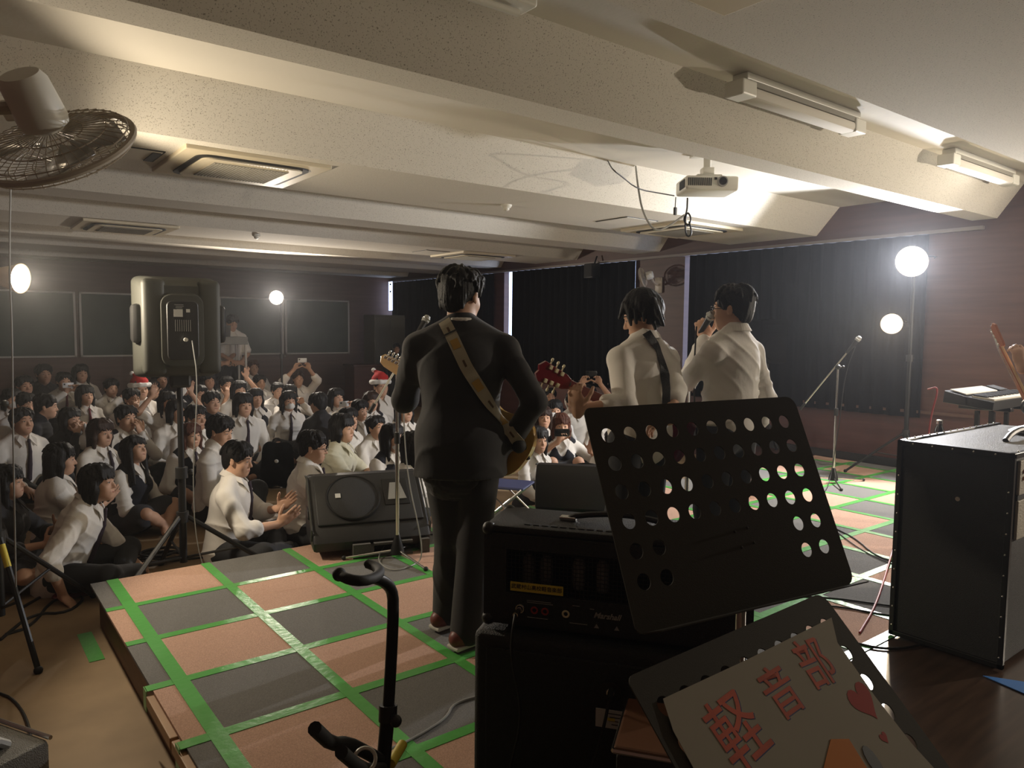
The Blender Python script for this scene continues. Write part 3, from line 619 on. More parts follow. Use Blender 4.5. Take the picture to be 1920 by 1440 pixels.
    if lower == 'trousers':
        trp = tr + [ell(tf(0, 0, -.01), (.165, .125, .11), B, .05)]
        mesh_obj('trousers', surf(trp, vox, folds(.004, seed + 23, .8)), 'suit_black' if jacket else 'trouser_grey', T)
    elif lower == 'skirt':
        sk = [ell(tf(0, 0, .0), (.170, .128, .11), B, .05)]
        for sx in (-1, 1):
            h0, k0, a0, t0 = [np.array(q, float) for q in legs[sx]]; sk.append(cap(h0, h0 + (k0 - h0) * .78, .115, .098, .10))
        mid = [(np.array(legs[sx][0]) * .35 + np.array(legs[sx][1]) * .65) for sx in (-1, 1)]; sk.append(cap(mid[0] + [0, 0, .0], mid[1], .07, .07, .08))
        mesh_obj('skirt', surf(sk, vox, folds(.005, seed + 29)), 'skirt_grey', T)
    if shoes:
        for sx in (-1, 1):
            k0, a0, t0 = [np.array(q, float) for q in legs[sx]][1:]; f_ = unit((t0 - a0) * [1, 1, 0] if stand or pose == 'kneesup' else (t0 - a0)); zl = .034 if stand else 0
            a1 = np.array([a0[0], a0[1], zl + .012]) if stand else a0; h1 = a1 - f_ * .055; t1 = a1 + f_ * .165
            so_ = mesh_obj('shoe', surf([cap(h1 + [0, 0, .012], t1 + [0, 0, .0], .037, .034, .02), cap(a1 - f_ * .03 + [0, 0, .02], a1 + [0, 0, .03], .040, .040, .02), ell((a1 + t1) / 2 + f_ * .02, (.045, .045, .034), None, .03)], .008), shoes, T)
            if stand: MB().box((h1 + t1) / 2 + np.array([0, 0, -.022]), (.074, .275, .018), (np.cross(f_, [0, 0, 1]), f_, (0, 0, 1)), bevel=.006).build('sole', 'sole_white', so_)
    T['_r'] = 0; del T['_r']
    T.scale = (s, s, s)
    def world(v): v = Vector(v) * s; v.rotate(Matrix.Rotation(yaw, 3, 'Z')); return v + Vector(loc)
    INFO = dict(T=T, hd=hd, tf=tf, AR=AR, world=world, HR=HR, B=B)
    return INFO
# ------------------------------------------------------------------ lamps on stands
def reflector_lamp(key, label, bulb, R=.11, L=.14, hot=1.0):
    p, aim, col, wt, ang = LAMP[key]; d = (Vector(aim) - p).normalized()
    T = thing('flood_lamp', label, 'lamp', p - d * L, group='reflector flood lamps')
    o = -0.0
    MB().lathe([(.028, -.10), (.034, -.02), (.045, .01), (R * .75, L * .62), (R, L + .01), (R - .004, L + .01), (R * .72, L * .62), (.040, .02), (.02, .018)], (0, 0, 0), d, 32, cap=True).build('reflector', 'reflector', T, True)
    MB().lathe([(.012, .03), (R * .60, L * .52), (R * .80, L * .80), (R * .6, L * .92), (.01, L * .96)], (0, 0, 0), d, 24).build('bulb', bulb, T, True)
    MB().cyl(V(0, 0, 0) - d * .02, V(0, 0, 0) - d * .14, .03, .026, 16).build('lamp_socket', 'black_plastic', T, True)
    b = MB(); x, y, z = frame(d); b.tube([x * (R + .01) + d * .03, x * (R + .012) - d * .06, x * .05 - d * .13, -x * .05 - d * .13, -x * (R + .012) - d * .06, -x * (R + .01) + d * .03], .006, 6, smooth=1); b.build('yoke', 'black_metal', T, True)
    lamp_light(key, None, gap=.03)
    C.objects[-1].name = 'lamp_light'
    return T
bpy.context.view_layer.update()
for o in []: pass
def attach_light(T):
    l = [o for o in C.objects if o.type == 'LIGHT'][-1]; l.parent = T; l.location = l.location - T.location
def tripod(name, label, cat, base, h, poleR=.016, hub=.45, spread=.5, ang0=0, group=None, m='black_metal', legr=.012, tapes=(), floor_z=None, feet=None, collars=True):
    T = thing(name, label, cat, base, 0, group)
    MB().cyl((0, 0, hub * .35), (0, 0, h * .55), poleR * 1.25, n=14).cyl((0, 0, h * .55), (0, 0, h), poleR, n=14).build('pole', m, T, True)
    if collars:
        for z in (hub, h * .55): MB().cyl((0, 0, z - .035), (0, 0, z + .035), poleR * 2.0, n=14).build('collar', 'black_plastic', T, True)
        MB().cyl((0, 0, h * .55), (.05, .0, h * .55), .007).ball((.055, 0, h * .55), .018).build('clamp_knob', 'black_plastic', T, True)
    for i in range(3):
        a = ang0 + i * 2 * PI / 3; d = V(math.cos(a), math.sin(a), 0) if feet is None else None
        ft = d * spread if feet is None else Vector(feet[i])
        dd = Vector((ft.x, ft.y, 0)).normalized()
        b = MB().tube([dd * poleR * 1.5 + V(0, 0, hub), ft + V(0, 0, .014)], legr, 8)
        lg = b.build('leg', m, T, True)
        MB().tube([dd * poleR * 1.2 + V(0, 0, hub * .42), (dd * poleR * 1.5 + V(0, 0, hub)).lerp(ft, .48)], legr * .55, 6).build('brace', m, T, True)
        MB().ball(ft + V(0, 0, .014), legr * 1.5).build('rubber_foot', 'rubber', lg, True)
        if i in tapes:
            p0 = (dd * poleR * 1.5 + V(0, 0, hub)).lerp(ft, tapes[i][0]); p1 = (dd * poleR * 1.5 + V(0, 0, hub)).lerp(ft, tapes[i][1]); MB().cyl(p0, p1, legr * 1.12, n=10).build('yellow_tape', 'yellow_label', lg, True)
    return T
lp = LAMP['left'][0]
T = reflector_lamp('left', 'glowing flood lamp at the left edge, its reflector turned to the stage', 'bulb_warm', .085, .14); attach_light(T)
b0 = at(4, 1232, z=0)
tripod('lamp_stand', 'tall black lamp stand at the left edge with yellow tape on a leg', 'stand', (b0.x, b0.y, 0), 2.35, .018, .62, .5, feet=[tuple(at(72, 1262, z=0) - V(b0.x, b0.y, 0)), tuple(at(175, 1120, z=0) - V(b0.x, b0.y, 0)), (-.45, .1, 0)], legr=.014, tapes={0: (.05, .22)}, group='black lamp stands')
b = MB(); b.tube([(b0.x, b0.y, lp.z - .02), lp - (Vector(LAMP['left'][1]) - lp).normalized() * .26], .010, 8); o = b.build('lamp_bracket', 'black_metal'); tag(o, 'short black bracket holding the left flood lamp to its stand', 'bracket')
T = reflector_lamp('far', 'round glowing flood lamp in front of the far blackboards', 'bulb_white', .11, .15); attach_light(T)
fp = LAMP['far'][0]; tripod('lamp_stand', 'thin lamp stand in the middle of the seated audience, far end', 'stand', (fp.x + .10, fp.y + .08, 0), fp.z + .08, .014, .5, .42, .4, group='black lamp stands')
T = reflector_lamp('high', 'brightest blue-white flood lamp, high at the right', 'bulb_white', .15, .17); attach_light(T)
T = reflector_lamp('low', 'smaller warm flood lamp below the brightest lamp', 'bulb_warm', .10, .14); attach_light(T)
T = reflector_lamp('back', 'flood lamp behind the camera lighting the backs of the band', 'bulb_warm', .11, .15); attach_light(T)
sb = at(1696, 866, X=7.82); sb.z = ST
tripod('lamp_stand', 'black tripod stand carrying the two right flood lamps', 'stand', sb, LAMP['high'][0].z - ST + .02, .018, .42, .55, 2.6, feet=[(-.32, -.42, 0), (-.42, .40, 0), (.20, .02, 0)], group='black lamp stands')
tripod('lamp_stand', 'lamp stand behind the camera', 'stand', (LAMP['back'][0].x + .12, LAMP['back'][0].y - .14, ST), 1.66, .018, .42, .5, 2.6, group='black lamp stands')
for k, dz in (('high', 0), ('low', 0)):
    q = LAMP[k][0]; dd = (Vector(LAMP[k][1]) - q).normalized()
    o = MB().tube([(sb.x, sb.y, q.z - .02), q - dd * (.31 if k == 'high' else .27)], .011, 8).build('lamp_bracket', 'black_metal'); tag(o, 'black bracket of the %s flood lamp on the right stand' % ('upper' if k == 'high' else 'lower'), 'bracket')
# ------------------------------------------------------------------ PA loudspeaker on its tripod (seen from behind)
q = at(335, 590, r=5.15); bx, by = q.x, q.y
f1 = at(184, 1090, z=.0, ) if False else None
tripod('speaker_stand', 'black tripod stand under the big loudspeaker, between seated students', 'speaker stand', (bx, by + .02, 0), 1.36, .019, .46, .6, feet=[(-.50, -.34, 0), (.62, -.26, 0), (-.02, .55, 0)], legr=.016)
T = thing('loudspeaker', 'big dark grey loudspeaker on a tripod, seen from behind', 'loudspeaker', (bx, by + .02, 1.36), -.12)
out = []
def rrect(w_, h_, r, n=5):
    return [(sx * (w_ / 2 - r) + r * math.cos(a0 + k * PI / 2 / n), sz * (h_ / 2 - r) + r * math.sin(a0 + k * PI / 2 / n)) for sx, sz, a0 in ((1, 1, 0), (-1, 1, PI / 2), (-1, -1, PI), (1, -1, 1.5 * PI)) for k in range(n + 1)]
XZ = (V(1, 0, 0), V(0, 0, 1), V(0, -1, 0))
def loft(b, secs, cz):
    rings = []
    for (w_, h_, r, y) in secs: rings.append([b.bm.verts.new((p[0], y, cz + p[1])) for p in rrect(w_, h_, r)])
    for a, c in zip(rings, rings[1:]): b.bridge(a, c)
    b._q([b.bm.faces.new(rings[0]), b.bm.faces.new(rings[-1][::-1])]); return b
loft(MB(), [(.34, .50, .06, -.20), (.40, .57, .08, -.17), (.46, .62, .07, -.06), (.50, .64, .05, .10), (.50, .64, .04, .17)], .32).build('cabinet', 'speaker_grey', T, True)
loft(MB(), [(.20, .38, .05, -.226), (.235, .43, .06, -.224), (.25, .46, .07, -.195)], .30).build('rear_recess_rim', 'speaker_grey', T, True)
p_ = loft(MB(), [(.17, .35, .03, -.231), (.18, .36, .03, -.225)], .30).build('control_panel', 'black_plastic', T, True)
MB().box((-.025, -.234, .405), (.05, .003, .045)).build('label_plate', 'label_white', p_); MB().box((.03, -.234, .42), (.022, .003, .02)).build('label_plate', 'label_white', p_)
b = MB().use('panel_text')
for i in range(5): b.box((-.02 + .004 * (i % 2), -.234, .455 - i * .009), (.05 - .006 * i, .002, .003))
for i in range(8): b.box((-.042 + i * .012, -.234, .33), (.003, .002, .07))
b.build('panel_print', None, p_)
MB().cyl((.012, -.231, .245), (.012, -.265, .245), .012).build('plug', 'white_plastic', T, True)
for sx in (-1, 1): MB().box((sx * .155, -.175, .32), (.135, .07, .58), bevel=.03, seg=3).build('rear_shoulder', 'speaker_grey', T, True)
for sx in (-1, 1): MB().box((sx * .240, -.03, .34), (.06, .15, .24), bevel=.025).build('handle_recess', 'black_plastic', T, True)
MB().box((0, -.02, -.0), (.12, .13, .12), bevel=.015).build('pole_socket', 'black_plastic', T)
cab_c = local([at(341, 640, r=4.95), at(342, 700, r=4.98), at(338, 860, r=4.9), at(336, 1040, z=.01)], (0, 0, 0))
o = MB().tube([(bx + .012, by - .25, 1.60), (bx + .03, by - .30, 1.35), (bx + .01, by - .20, .8), (bx + .03, by - .16, .3), (bx + .1, by - .3, .012)], .0035, 6, smooth=2).build('speaker_cable', 'grey_plastic', None, True); tag(o, 'thin pale cable hanging down the back of the big loudspeaker', 'cable')
# ------------------------------------------------------------------ floor monitor wedges
def wedge(loc, rz, label, w_=.60, tilt=0, s=1.0, roll=0):
    T = thing('floor_monitor', label, 'stage monitor', loc, rz, 'wedge floor monitors'); T.rotation_euler = (tilt, roll, rz); T.scale = (s, s, s)
    # x = width; the grille faces -y and up
    poly = [(-.21, .0), (.17, 0), (.23, .06), (.23, .28), (.17, .37), (.09, .37), (-.19, .12), (-.23, .05)]
    b = MB(); b.prism(poly, (0, 0, 0), (V(0, 1, 0), V(0, 0, 1), V(1, 0, 0)), w_, bevel=.018); b.build('cabinet', 'black_plastic', T, True)
    a = V(0, .28, .25).normalized(); n = V(0, -.25, .28).normalized(); c = V(0, -.05, .245)
    g = MB(); g.box(c + n * .006, (w_ - .06, .34, .018), (V(1, 0, 0), a, n), bevel=.008); g.build('front_panel', 'black_plastic', T, True)
    MB().lathe([(.150, 0), (.155, .012), (.145, .02), (.01, .022)], c + V(-.09, 0, 0) + n * .012, n, 40).build('woofer_grille', 'grille_cloth', T, True)
    MB().torus(c + V(-.09, 0, 0) + n * .030, n, .150, .007, 40, 6).build('grille_ring', 'black_metal', T, True)
    MB().box(c + V(-.175, 0, 0) + n * .036 + a * .01, (.03, .03, .003), (V(1, 0, 0), a, n)).build('badge', 'label_white', T)
    h = MB(); hc_ = c + V(.165, 0, 0) + n * .014 + a * .03
    h.box(hc_, (.15, .19, .012), (V(1, 0, 0), a, n), bevel=.005).build('horn_panel', 'black_metal', T, True)
    MB().prism([(-.055, -.06), (.055, -.06), (.03, .06), (-.03, .06)], hc_ + n * .008, (V(1, 0, 0), a, n), .006).build('horn', 'grey_plastic', T)
    for sx in (-1, 1):
        MB().box((sx * (w_ / 2 + .002), .02, .17), (.02, .12, .06), bevel=.012).build('side_handle', 'black_metal', T, True)
        MB().tube([(sx * (w_ / 2 + .004), -.185, .06), (sx * (w_ / 2 + .004), -.20, .12), (sx * (w_ / 2 + .004), .07, .36), (sx * (w_ / 2 + .004), .15, .365)], .006, 6).build('edge_trim', 'speaker_grey', T, True)
    return T
pm = at(668, 1012, z=ST + .02)
wedge((2.22, 4.44, ST + .045), -.30, 'large wedge monitor at the stage edge in front of the clapping boy', .66, s=1.13, tilt=-.02)
T = thing('riser_block', 'grey block with two square holes under the left wedge monitor', 'block', (2.32, 4.20, ST), -.30)
b = MB(); b.use('concrete')
for x0, x1 in ((-.30, -.17), (-.03, .01), (.14, .19)): b.box(((x0 + x1) / 2, 0, .045), (x1 - x0, .18, .09))
b.box((-.055, 0, .008), (.27, .18, .016)); b.box((-.055, 0, .083), (.27, .18, .014)); b.box((-.055, .05, .045), (.46, .05, .07)); b.build('block_body', None, T)
wedge((4.02, 4.36, ST), 2.3, 'wedge monitor turned away, between the phone girl and the music stand', .55, s=1.05)
# stage lamp box right of monitor etc.
# ------------------------------------------------------------------ microphones on stands
def boomstand(base, pivot_h, tail, tip, label, cat='microphone stand', m='chrome', legs=.30, a0=.5, mic=None, pr=.010, base_cone=True):
    T = thing('microphone_stand', label, cat, base, 0, 'boom microphone stands'); B0 = Vector(base)
    MB().cyl((0, 0, .06), (0, 0, pivot_h * .62), pr * 1.3, n=12).cyl((0, 0, pivot_h * .62), (0, 0, pivot_h), pr, n=12).build('pole', m, T, True)
    MB().cyl((0, 0, pivot_h * .62 - .04), (0, 0, pivot_h * .62 + .03), pr * 1.9, n=12).build('collar', 'black_plastic', T, True)
    MB().lathe([(.045, .03), (.042, .06), (.02, .13), (.014, .15)], (0, 0, 0)).build('leg_hub', 'black_metal', T, True)
    for i in range(3):
        a = a0 + 2 * PI * i / 3; lg = MB().cyl((.03 * math.cos(a), .03 * math.sin(a), .05), (legs * math.cos(a), legs * math.sin(a), .012), .008).build('leg', m, T, True)
        MB().ball((legs * math.cos(a), legs * math.sin(a), .014), .015).build('rubber_foot', 'rubber', lg, True)
    MB().ball((0, 0, pivot_h), .026).cyl((0, 0, pivot_h), V(.045, -.02, pivot_h + .0), .006).ball((.05, -.022, pivot_h), .016).build('boom_clutch', 'black_plastic', T, True)
    MB().tube([Vector(tail) - B0, Vector(tip) - B0], .0075, 10).build('boom_arm', m, T, True)
    MB().cyl(Vector(tail) - B0, (Vector(tail) - B0).lerp(Vector(tip) - B0, .10), .012).build('counterweight', 'black_plastic', T, True)
    return T
def microphone(p, d, label):
    d = Vector(d).normalized(); T = thing('microphone', label, 'microphone', p, 0)
    MB().lathe([(.012, -.03), (.024, -.022), (.026, 0), (.018, .020), (.006, .026)], (0, 0, 0), d, 20).build('grille_head', 'grey_plastic', T, True)
    MB().cyl(-d * .025, -d * .17, .019, .012, 16).build('handle', 'black_metal', T, True); MB().torus(-d * .004, d, .0262, .003, 20, 6).build('grille_band', 'chrome', T, True)
    return T
bL = at(745, 1046, z=ST); tl = at(692, 775, r=4.55); tp = at(791, 612, r=4.75)
boomstand(bL, 1.24, tl, tp, 'chrome boom microphone stand left of the suited guitarist', a0=2.65, legs=.33)
microphone(tp + (tp - tl).normalized() * .06, tp - tl, 'white-headed microphone showing above the left shoulder of the dark suit')
bR = at(1562, 906, z=ST); pv = at(1571, 688, X=bR.x); tl = at(1500, 768, X=bR.x - .12); tp = at(1603, 643, X=bR.x + .05)
boomstand(bR, pv.z - ST, tl, tp, 'boom microphone stand by the right wall, boom tipped toward the warm lamp', a0=-.35, legs=.36)
microphone(tp + (tp - tl).normalized() * .05, tp - tl, 'small dark microphone on the right boom stand')
bC = at(1292, 745, r=4.7); bC.z = ST; pv = at(1288, 703, r=4.7); tl = at(1262, 762, r=4.6); tp = at(1311, 650, r=4.72)
boomstand(bC, pv.z - ST, tl, tp, 'boom microphone stand in front of the singer', a0=.2, legs=.32)
for pts, r_, m_, nm, lab in (
    ([at(757, 720, r=4.6), at(757, 800, r=4.65), at(765, 900, r=4.62), at(788, 1000, r=4.6), at(792, 1050, z=ST + .006), at(770, 1062, z=ST + .006), at(735, 1072, z=ST + .006), at(705, 1052, z=ST + .006), at(722, 1020, z=ST + .05)], .004, 'grey_plastic', 'microphone_cable', 'grey cable running down beside the left microphone stand'),
    ([at(1604, 650, X=bR.x), at(1585, 700, X=bR.x), at(1573, 800, X=bR.x), at(1556, 905, z=ST + .01), at(1545, 925, z=ST + .006)], .004, 'cable_black', 'microphone_cable', 'black cable hanging down the right microphone stand'),
    ([at(1306, 612, r=4.0), at(1303, 660, r=4.05), at(1300, 720, r=4.2), at(1310, 900, r=4.3), at(1330, 1010, z=ST + .01)], .0045, 'cable_black', 'microphone_cable', "cable of the singer's hand microphone"),
    ([at(1740, 730, r=6.0), at(1762, 724, r=5.9), at(1745, 780, r=5.9), at(1738, 850, r=5.8), at(1725, 900, z=ST + .006)], .006, 'cable_red', 'keyboard_cable', 'red cable dropping from the keyboard'),
    ([at(1690, 930, r=4.1), at(1683, 1000, z=ST + .05), at(1660, 1080, z=ST + .006), at(1640, 1140, z=ST + .006), at(1612, 1186, z=ST + .006)], .006, 'cable_red', 'floor_cable', 'red cable on the floor left of the right amplifier cabinet'),
    ([at(1565, 990, z=ST + .006), at(1605, 1010, z=ST + .006), at(1640, 1042, z=ST + .006), at(1690, 1058, z=ST + .006), at(1800, 1070, z=ST + .006)], .005, 'cable_black', 'floor_cable', 'black cable curving over the bright tiles right of the music stand'),
    ([at(1555, 985, z=ST + .006), at(1600, 1022, z=ST + .006), at(1650, 1050, z=ST + .006), at(1700, 1066, z=ST + .006)], .004, 'cable_black', 'floor_cable', 'thinner black cable beside the curving floor cable'),
    ([at(1500, 1118, z=ST + .006), at(1570, 1122, z=ST + .006), at(1640, 1132, z=ST + .006), at(1700, 1140, z=ST + .006)], .005, 'cable_black', 'floor_cable', 'upper of the two straight black cables behind the poster stand'),
    ([at(1500, 1132, z=ST + .006), at(1580, 1138, z=ST + .006), at(1640, 1150, z=ST + .006), at(1700, 1158, z=ST + .006)], .005, 'cable_black', 'floor_cable', 'lower of the two straight black cables behind the poster stand'),
    ([at(1610, 1207, z=ST + .006), at(1650, 1216, z=ST + .006), at(1700, 1216, z=ST + .006), at(1760, 1200, z=ST + .006)], .006, 'cable_black', 'floor_cable', 'black cable on the glossy floor at the foot of the right cabinet'),
    ([at(905, 1303, z=ST + .006), at(850, 1318, z=ST + .006), at(838, 1345, z=ST + .006), at(800, 1370, z=ST + .006), at(760, 1392, z=ST + .006), at(735, 1402, z=ST + .03), at(690, 1430, z=ST + .006), at(640, 1500, z=ST + .006)], .005, 'grey_plastic', 'guitar_cable', 'pale cable lying on the tiles from the amplifier to the guitar stand'),
    ([at(40, 1140, z=.006), at(110, 1100, z=.006), at(150, 1110, z=.02), at(170, 1080, z=.006), at(250, 1060, z=.006), at(380, 1045, z=.006), at(560, 1025, z=.006)], .009, 'cable_black', 'floor_cable', 'thick black cable on the floor along the front of the stage'),
    ([at(0, 1200, z=.006), at(60, 1150, z=.006), at(130, 1150, z=.006), at(165, 1115, z=.006), at(100, 1120, z=.006), at(60, 1175, z=.006), at(10, 1190, z=.006)], .009, 'cable_black', 'floor_cable', 'looped black cable at the foot of the left lamp stand'),
    ([at(0, 1300, z=.006), at(25, 1310, z=.006), at(50, 1345, z=.006), at(62, 1400, z=.05)], .006, 'cable_black', 'floor_cable', 'black cable crossing the beige floor at the lower left'),
    ([at(1000, 1000, z=ST + .01), at(860, 1008, z=ST + .006), at(810, 1000, z=ST + .006), at(770, 1010, z=ST + .006)], .005, 'cable_black', 'floor_cable', 'black cable running behind the legs of the suited guitarist'),
    ([at(20, 340, r=4.3), at(17, 500, r=4.3), at(23, 620, r=4.3), at(24, 800, r=4.3), at(30, 1100, r=4.4)], .004, 'grey_plastic', 'lamp_cable', 'thin grey cord hanging at the left edge')):
    o = MB().tube(pts, r_, 7, smooth=2).build(nm, m_, None, True); tag(o, lab, 'cable')
# ------------------------------------------------------------------ amplifier head and cabinet (seen from behind)
AZ = math.atan2(-.81, .59); AO = V(1.217, 1.698, 0)
qa = Matrix.Rotation(AZ, 3, 'Z'); a_ = qa @ V(1, 0, 0); b_ = qa @ V(0, 1, 0)
def onface(px, py, y):   # local x and height on the plane y = const of the amplifier frame
    d = Vector(ray(px, py)); o = Vector(CAM) - AO; t = (y - o.dot(b_)) / d.dot(b_); q = o + d * t; return q.dot(a_), q.z
T = thing('speaker_cabinet', 'black guitar speaker cabinet under the amplifier head, seen from behind', 'amplifier cabinet', (AO.x, AO.y, ST), AZ)
MB().box((.365, .115, .305), (.77, .30, .575), bevel=.022, seg=3).build('cabinet', 'black_tolex', T, True)
MB().box((.365, -.035, .30), (.69, .012, .50), bevel=.004).build('back_panel', 'black_tolex', T)
for i in (0, 1):
    for j in (0, 1): MB().ball((.0 + i * .73, -.01 + j * .25, .03), (.03, .03, .03)).build('corner_guard', 'black_plastic', T, True)
jx, jz = onface(1145, 1297, -.042)
MB().lathe([(.030, 0), (.030, .004), (.010, .006)], (jx, -.041, jz - ST), (0, -1, 0)).build('jack_plate', 'black_metal', T, True)
MB().torus((jx, -.049, jz - ST), (0, 1, 0), .009, .003, 16, 6).build('jack_ring', 'chrome', T, True)
lx, lz = onface(1145, 1348, -.042)
pl = MB().box((lx, -.043, lz - ST), (.082, .003, .052), bevel=.001).build('rating_plate', 'label_white', T)
b = MB().use('ink_black')
for i in range(4): b.box((lx + .008 + (i % 2) * .006, -.0448, lz - ST + .016 - i * .010), (.04 - .006 * i, .001, .002))
b.use('yellow_label').box((lx + .002, -.0449, lz - ST), (.02, .001, .008)); b.build('plate_print', None, pl)
T = thing('valve_amplifier', 'black valve amplifier head with a yellow name label, on the speaker cabinet', 'amplifier', (AO.x, AO.y, CAMZ - .845), AZ)
HZ = CAMZ - .845
b = MB(); b.use('black_tolex')
b.box((.37, .115, .277), (.74, .23, .020), bevel=.006).box((.37, .115, .010), (.74, .23, .020), bevel=.006).box((.012, .115, .143), (.024, .23, .25)).box((.728, .115, .143), (.024, .23, .25)).box((.37, .222, .143), (.70, .014, .25))
b.build('shell', None, T, True)
MB().box((.37, .005, .055), (.70, .012, .085), bevel=.002).box((.37, .005, .243), (.70, .012, .045), bevel=.002).box((.045, .005, .16), (.045, .012, .13)).box((.695, .005, .16), (.045, .012, .13)).build('back_panel', 'black_tolex', T)
for i in (0, 1):
    for j in (0, 1):
        for k in (0, 1): MB().ball((.012 + i * .716, .010 + j * .21, .012 + k * .262), (.020, .020, .020)).build('corner_guard', 'black_plastic', T, True)
g = MB()
for i in range(52): g.box((.07 + i * .0116, .004, .158), (.0016, .002, .125))
for i in range(11): g.box((.37, .004, .10 + i * .0116), (.60, .002, .0016))
g.build('valve_guard', 'black_metal', T)
for px in (988, 1022, 1083, 1128):
    x_, z_ = onface(px, 1070, .07)
    v_ = MB().lathe([(.016, 0), (.019, .02), (.019, .075), (.010, .092), (.002, .095)], (x_, .09, .095), (0, 0, 1), 16).build('valve', 'grey_plastic', T, True)
    MB().cyl((x_, .09, .115), (x_, .09, .16), .0125).build('valve_plate', 'orange_wood', v_)
x0_, z0_ = onface(957, 1101, -.002); x1_, z1_ = onface(1056, 1106, -.002); zc_ = (z0_ + z1_) / 2 - HZ
lb = MB().box(((x0_ + x1_) / 2, -.0022, zc_), (x1_ - x0_, .002, .026)).build('name_label', 'yellow_label', T)
def text(s_, p, size, ax, material, parent, name, depth=.0006, bold=0, shear=0, align='CENTER'):
    cu = bpy.data.curves.new(name, 'FONT'); cu.body = s_; cu.size = size; cu.extrude = depth; cu.offset = bold; cu.shear = shear; cu.align_x = align; cu.align_y = 'CENTER'; cu.resolution_u = 4
    tmp = bpy.data.objects.new(name, cu); C.objects.link(tmp); bpy.context.view_layer.update()
    me = bpy.data.meshes.new_from_object(tmp.evaluated_get(bpy.context.evaluated_depsgraph_get())); C.objects.unlink(tmp); bpy.data.objects.remove(tmp)
    X, Y, Z = [Vector(a) for a in ax]; mt = Matrix((X, Y, Z)).transposed().to_4x4(); mt.translation = Vector(p); me.transform(mt); me.materials.clear(); me.materials.append(M[material])
    for p_ in me.polygons: p_.material_index = 0
    o = bpy.data.objects.new(name, me); C.objects.link(o)
    if parent: o.parent = parent
    return o
FA = (V(1, 0, 0), V(0, 0, 1), V(0, -1, 0))
text('武蔵村山高校軽音楽部', ((x0_ + x1_) / 2, -.0036, zc_), .0148, FA, 'ink_black', lb, 'lettering')
jx, jz = onface(975, 1141, -.002); jz -= HZ
for px, m_ in ((1002, 'red_plastic'), (1022, 'red_plastic'), (1061, 'cream_plastic')):
    x_, z_ = onface(px, 1141, -.002); MB().torus((x_, -.003, jz), (0, 1, 0), .0085, .0028, 18, 6).build('jack_socket', m_, T, True)
MB().cyl((jx, 0, jz), (jx, -.05, jz - .002), .0075).torus((jx, -.003, jz), (0, 1, 0), .011, .003, 18, 6).build('plug', 'chrome', T, True)
x_, z_ = onface(1138, 1141, -.002); text('Marshall', (x_, -.0022, jz + .006), .022, FA, 'panel_text', T, 'logo', bold=.0006, shear=.35)
b = MB().use('panel_text')
for (px, w2, dz) in ((1010, .07, .026), (1012, .075, .021), (1008, .06, -.022), (1085, .05, -.024), (1080, .02, .026), (1110, .012, .022)):
    xx, _ = onface(px, 1141, -.002); b.box((xx, -.0015, jz + dz), (w2, .001, .0016))
for sx in (-1, 1): b.prism([(-.007, 0), (.007, 0), (0, .012)], (x_ + sx * .028, -.0015, jz - .030), FA, .001)
b.build('panel_print', None, T)
hd_ = MB().tube([(.22, .12, .290), (.25, .12, .305), (.37, .12, .318), (.49, .12, .305), (.52, .12, .290)], .009, 8, smooth=1).build('strap_handle', 'black_plastic', T, True)
for x_ in (.22, .52): MB().box((x_, .12, .293), (.05, .03, .012), bevel=.003).build('handle_cap', 'chrome', hd_)
b = MB()
for i in range(13): b.box((.12 + i * .026, .035, .2885), (.018, .012, .002))
b.build('vent_slots', 'dark_slot', T)
jx2, jz2 = onface(1145, 1297, -.06)
def loc2w(x, y, z): return V(AO.x, AO.y, 0) + a_ * x + b_ * y + V(0, 0, z)
o = MB().tube([loc2w(jx, -.05, jz + HZ), loc2w(jx, -.075, jz + HZ - .03), loc2w(jx - .01, -.06, .78), loc2w(jx + .03, -.062, .62), loc2w(jx - .01, -.065, .45), loc2w(jx - .03, -.09, ST + .01), loc2w(jx + .1, -.15, ST + .008)], .004, 7, smooth=2).build('speaker_lead', 'cable_black', None, True); tag(o, 'cable hanging from the back panel of the valve amplifier head', 'cable')
o = MB().cyl(loc2w(jx2, -.045, jz2), loc2w(jx2, -.085, jz2 - .01), .008).tube([loc2w(jx2, -.08, jz2 - .01), loc2w(jx2 - .01, -.10, jz2 - .08), loc2w(jx2 - .04, -.11, jz2 - .2), loc2w(jx2 - .15, -.12, ST + .01), loc2w(jx2 - .4, -.2, ST + .008)], .0045, 7, smooth=2).build('speaker_lead', 'cable_black', None, True); tag(o, 'black cable plugged into the lower speaker cabinet beside its white plate', 'cable')
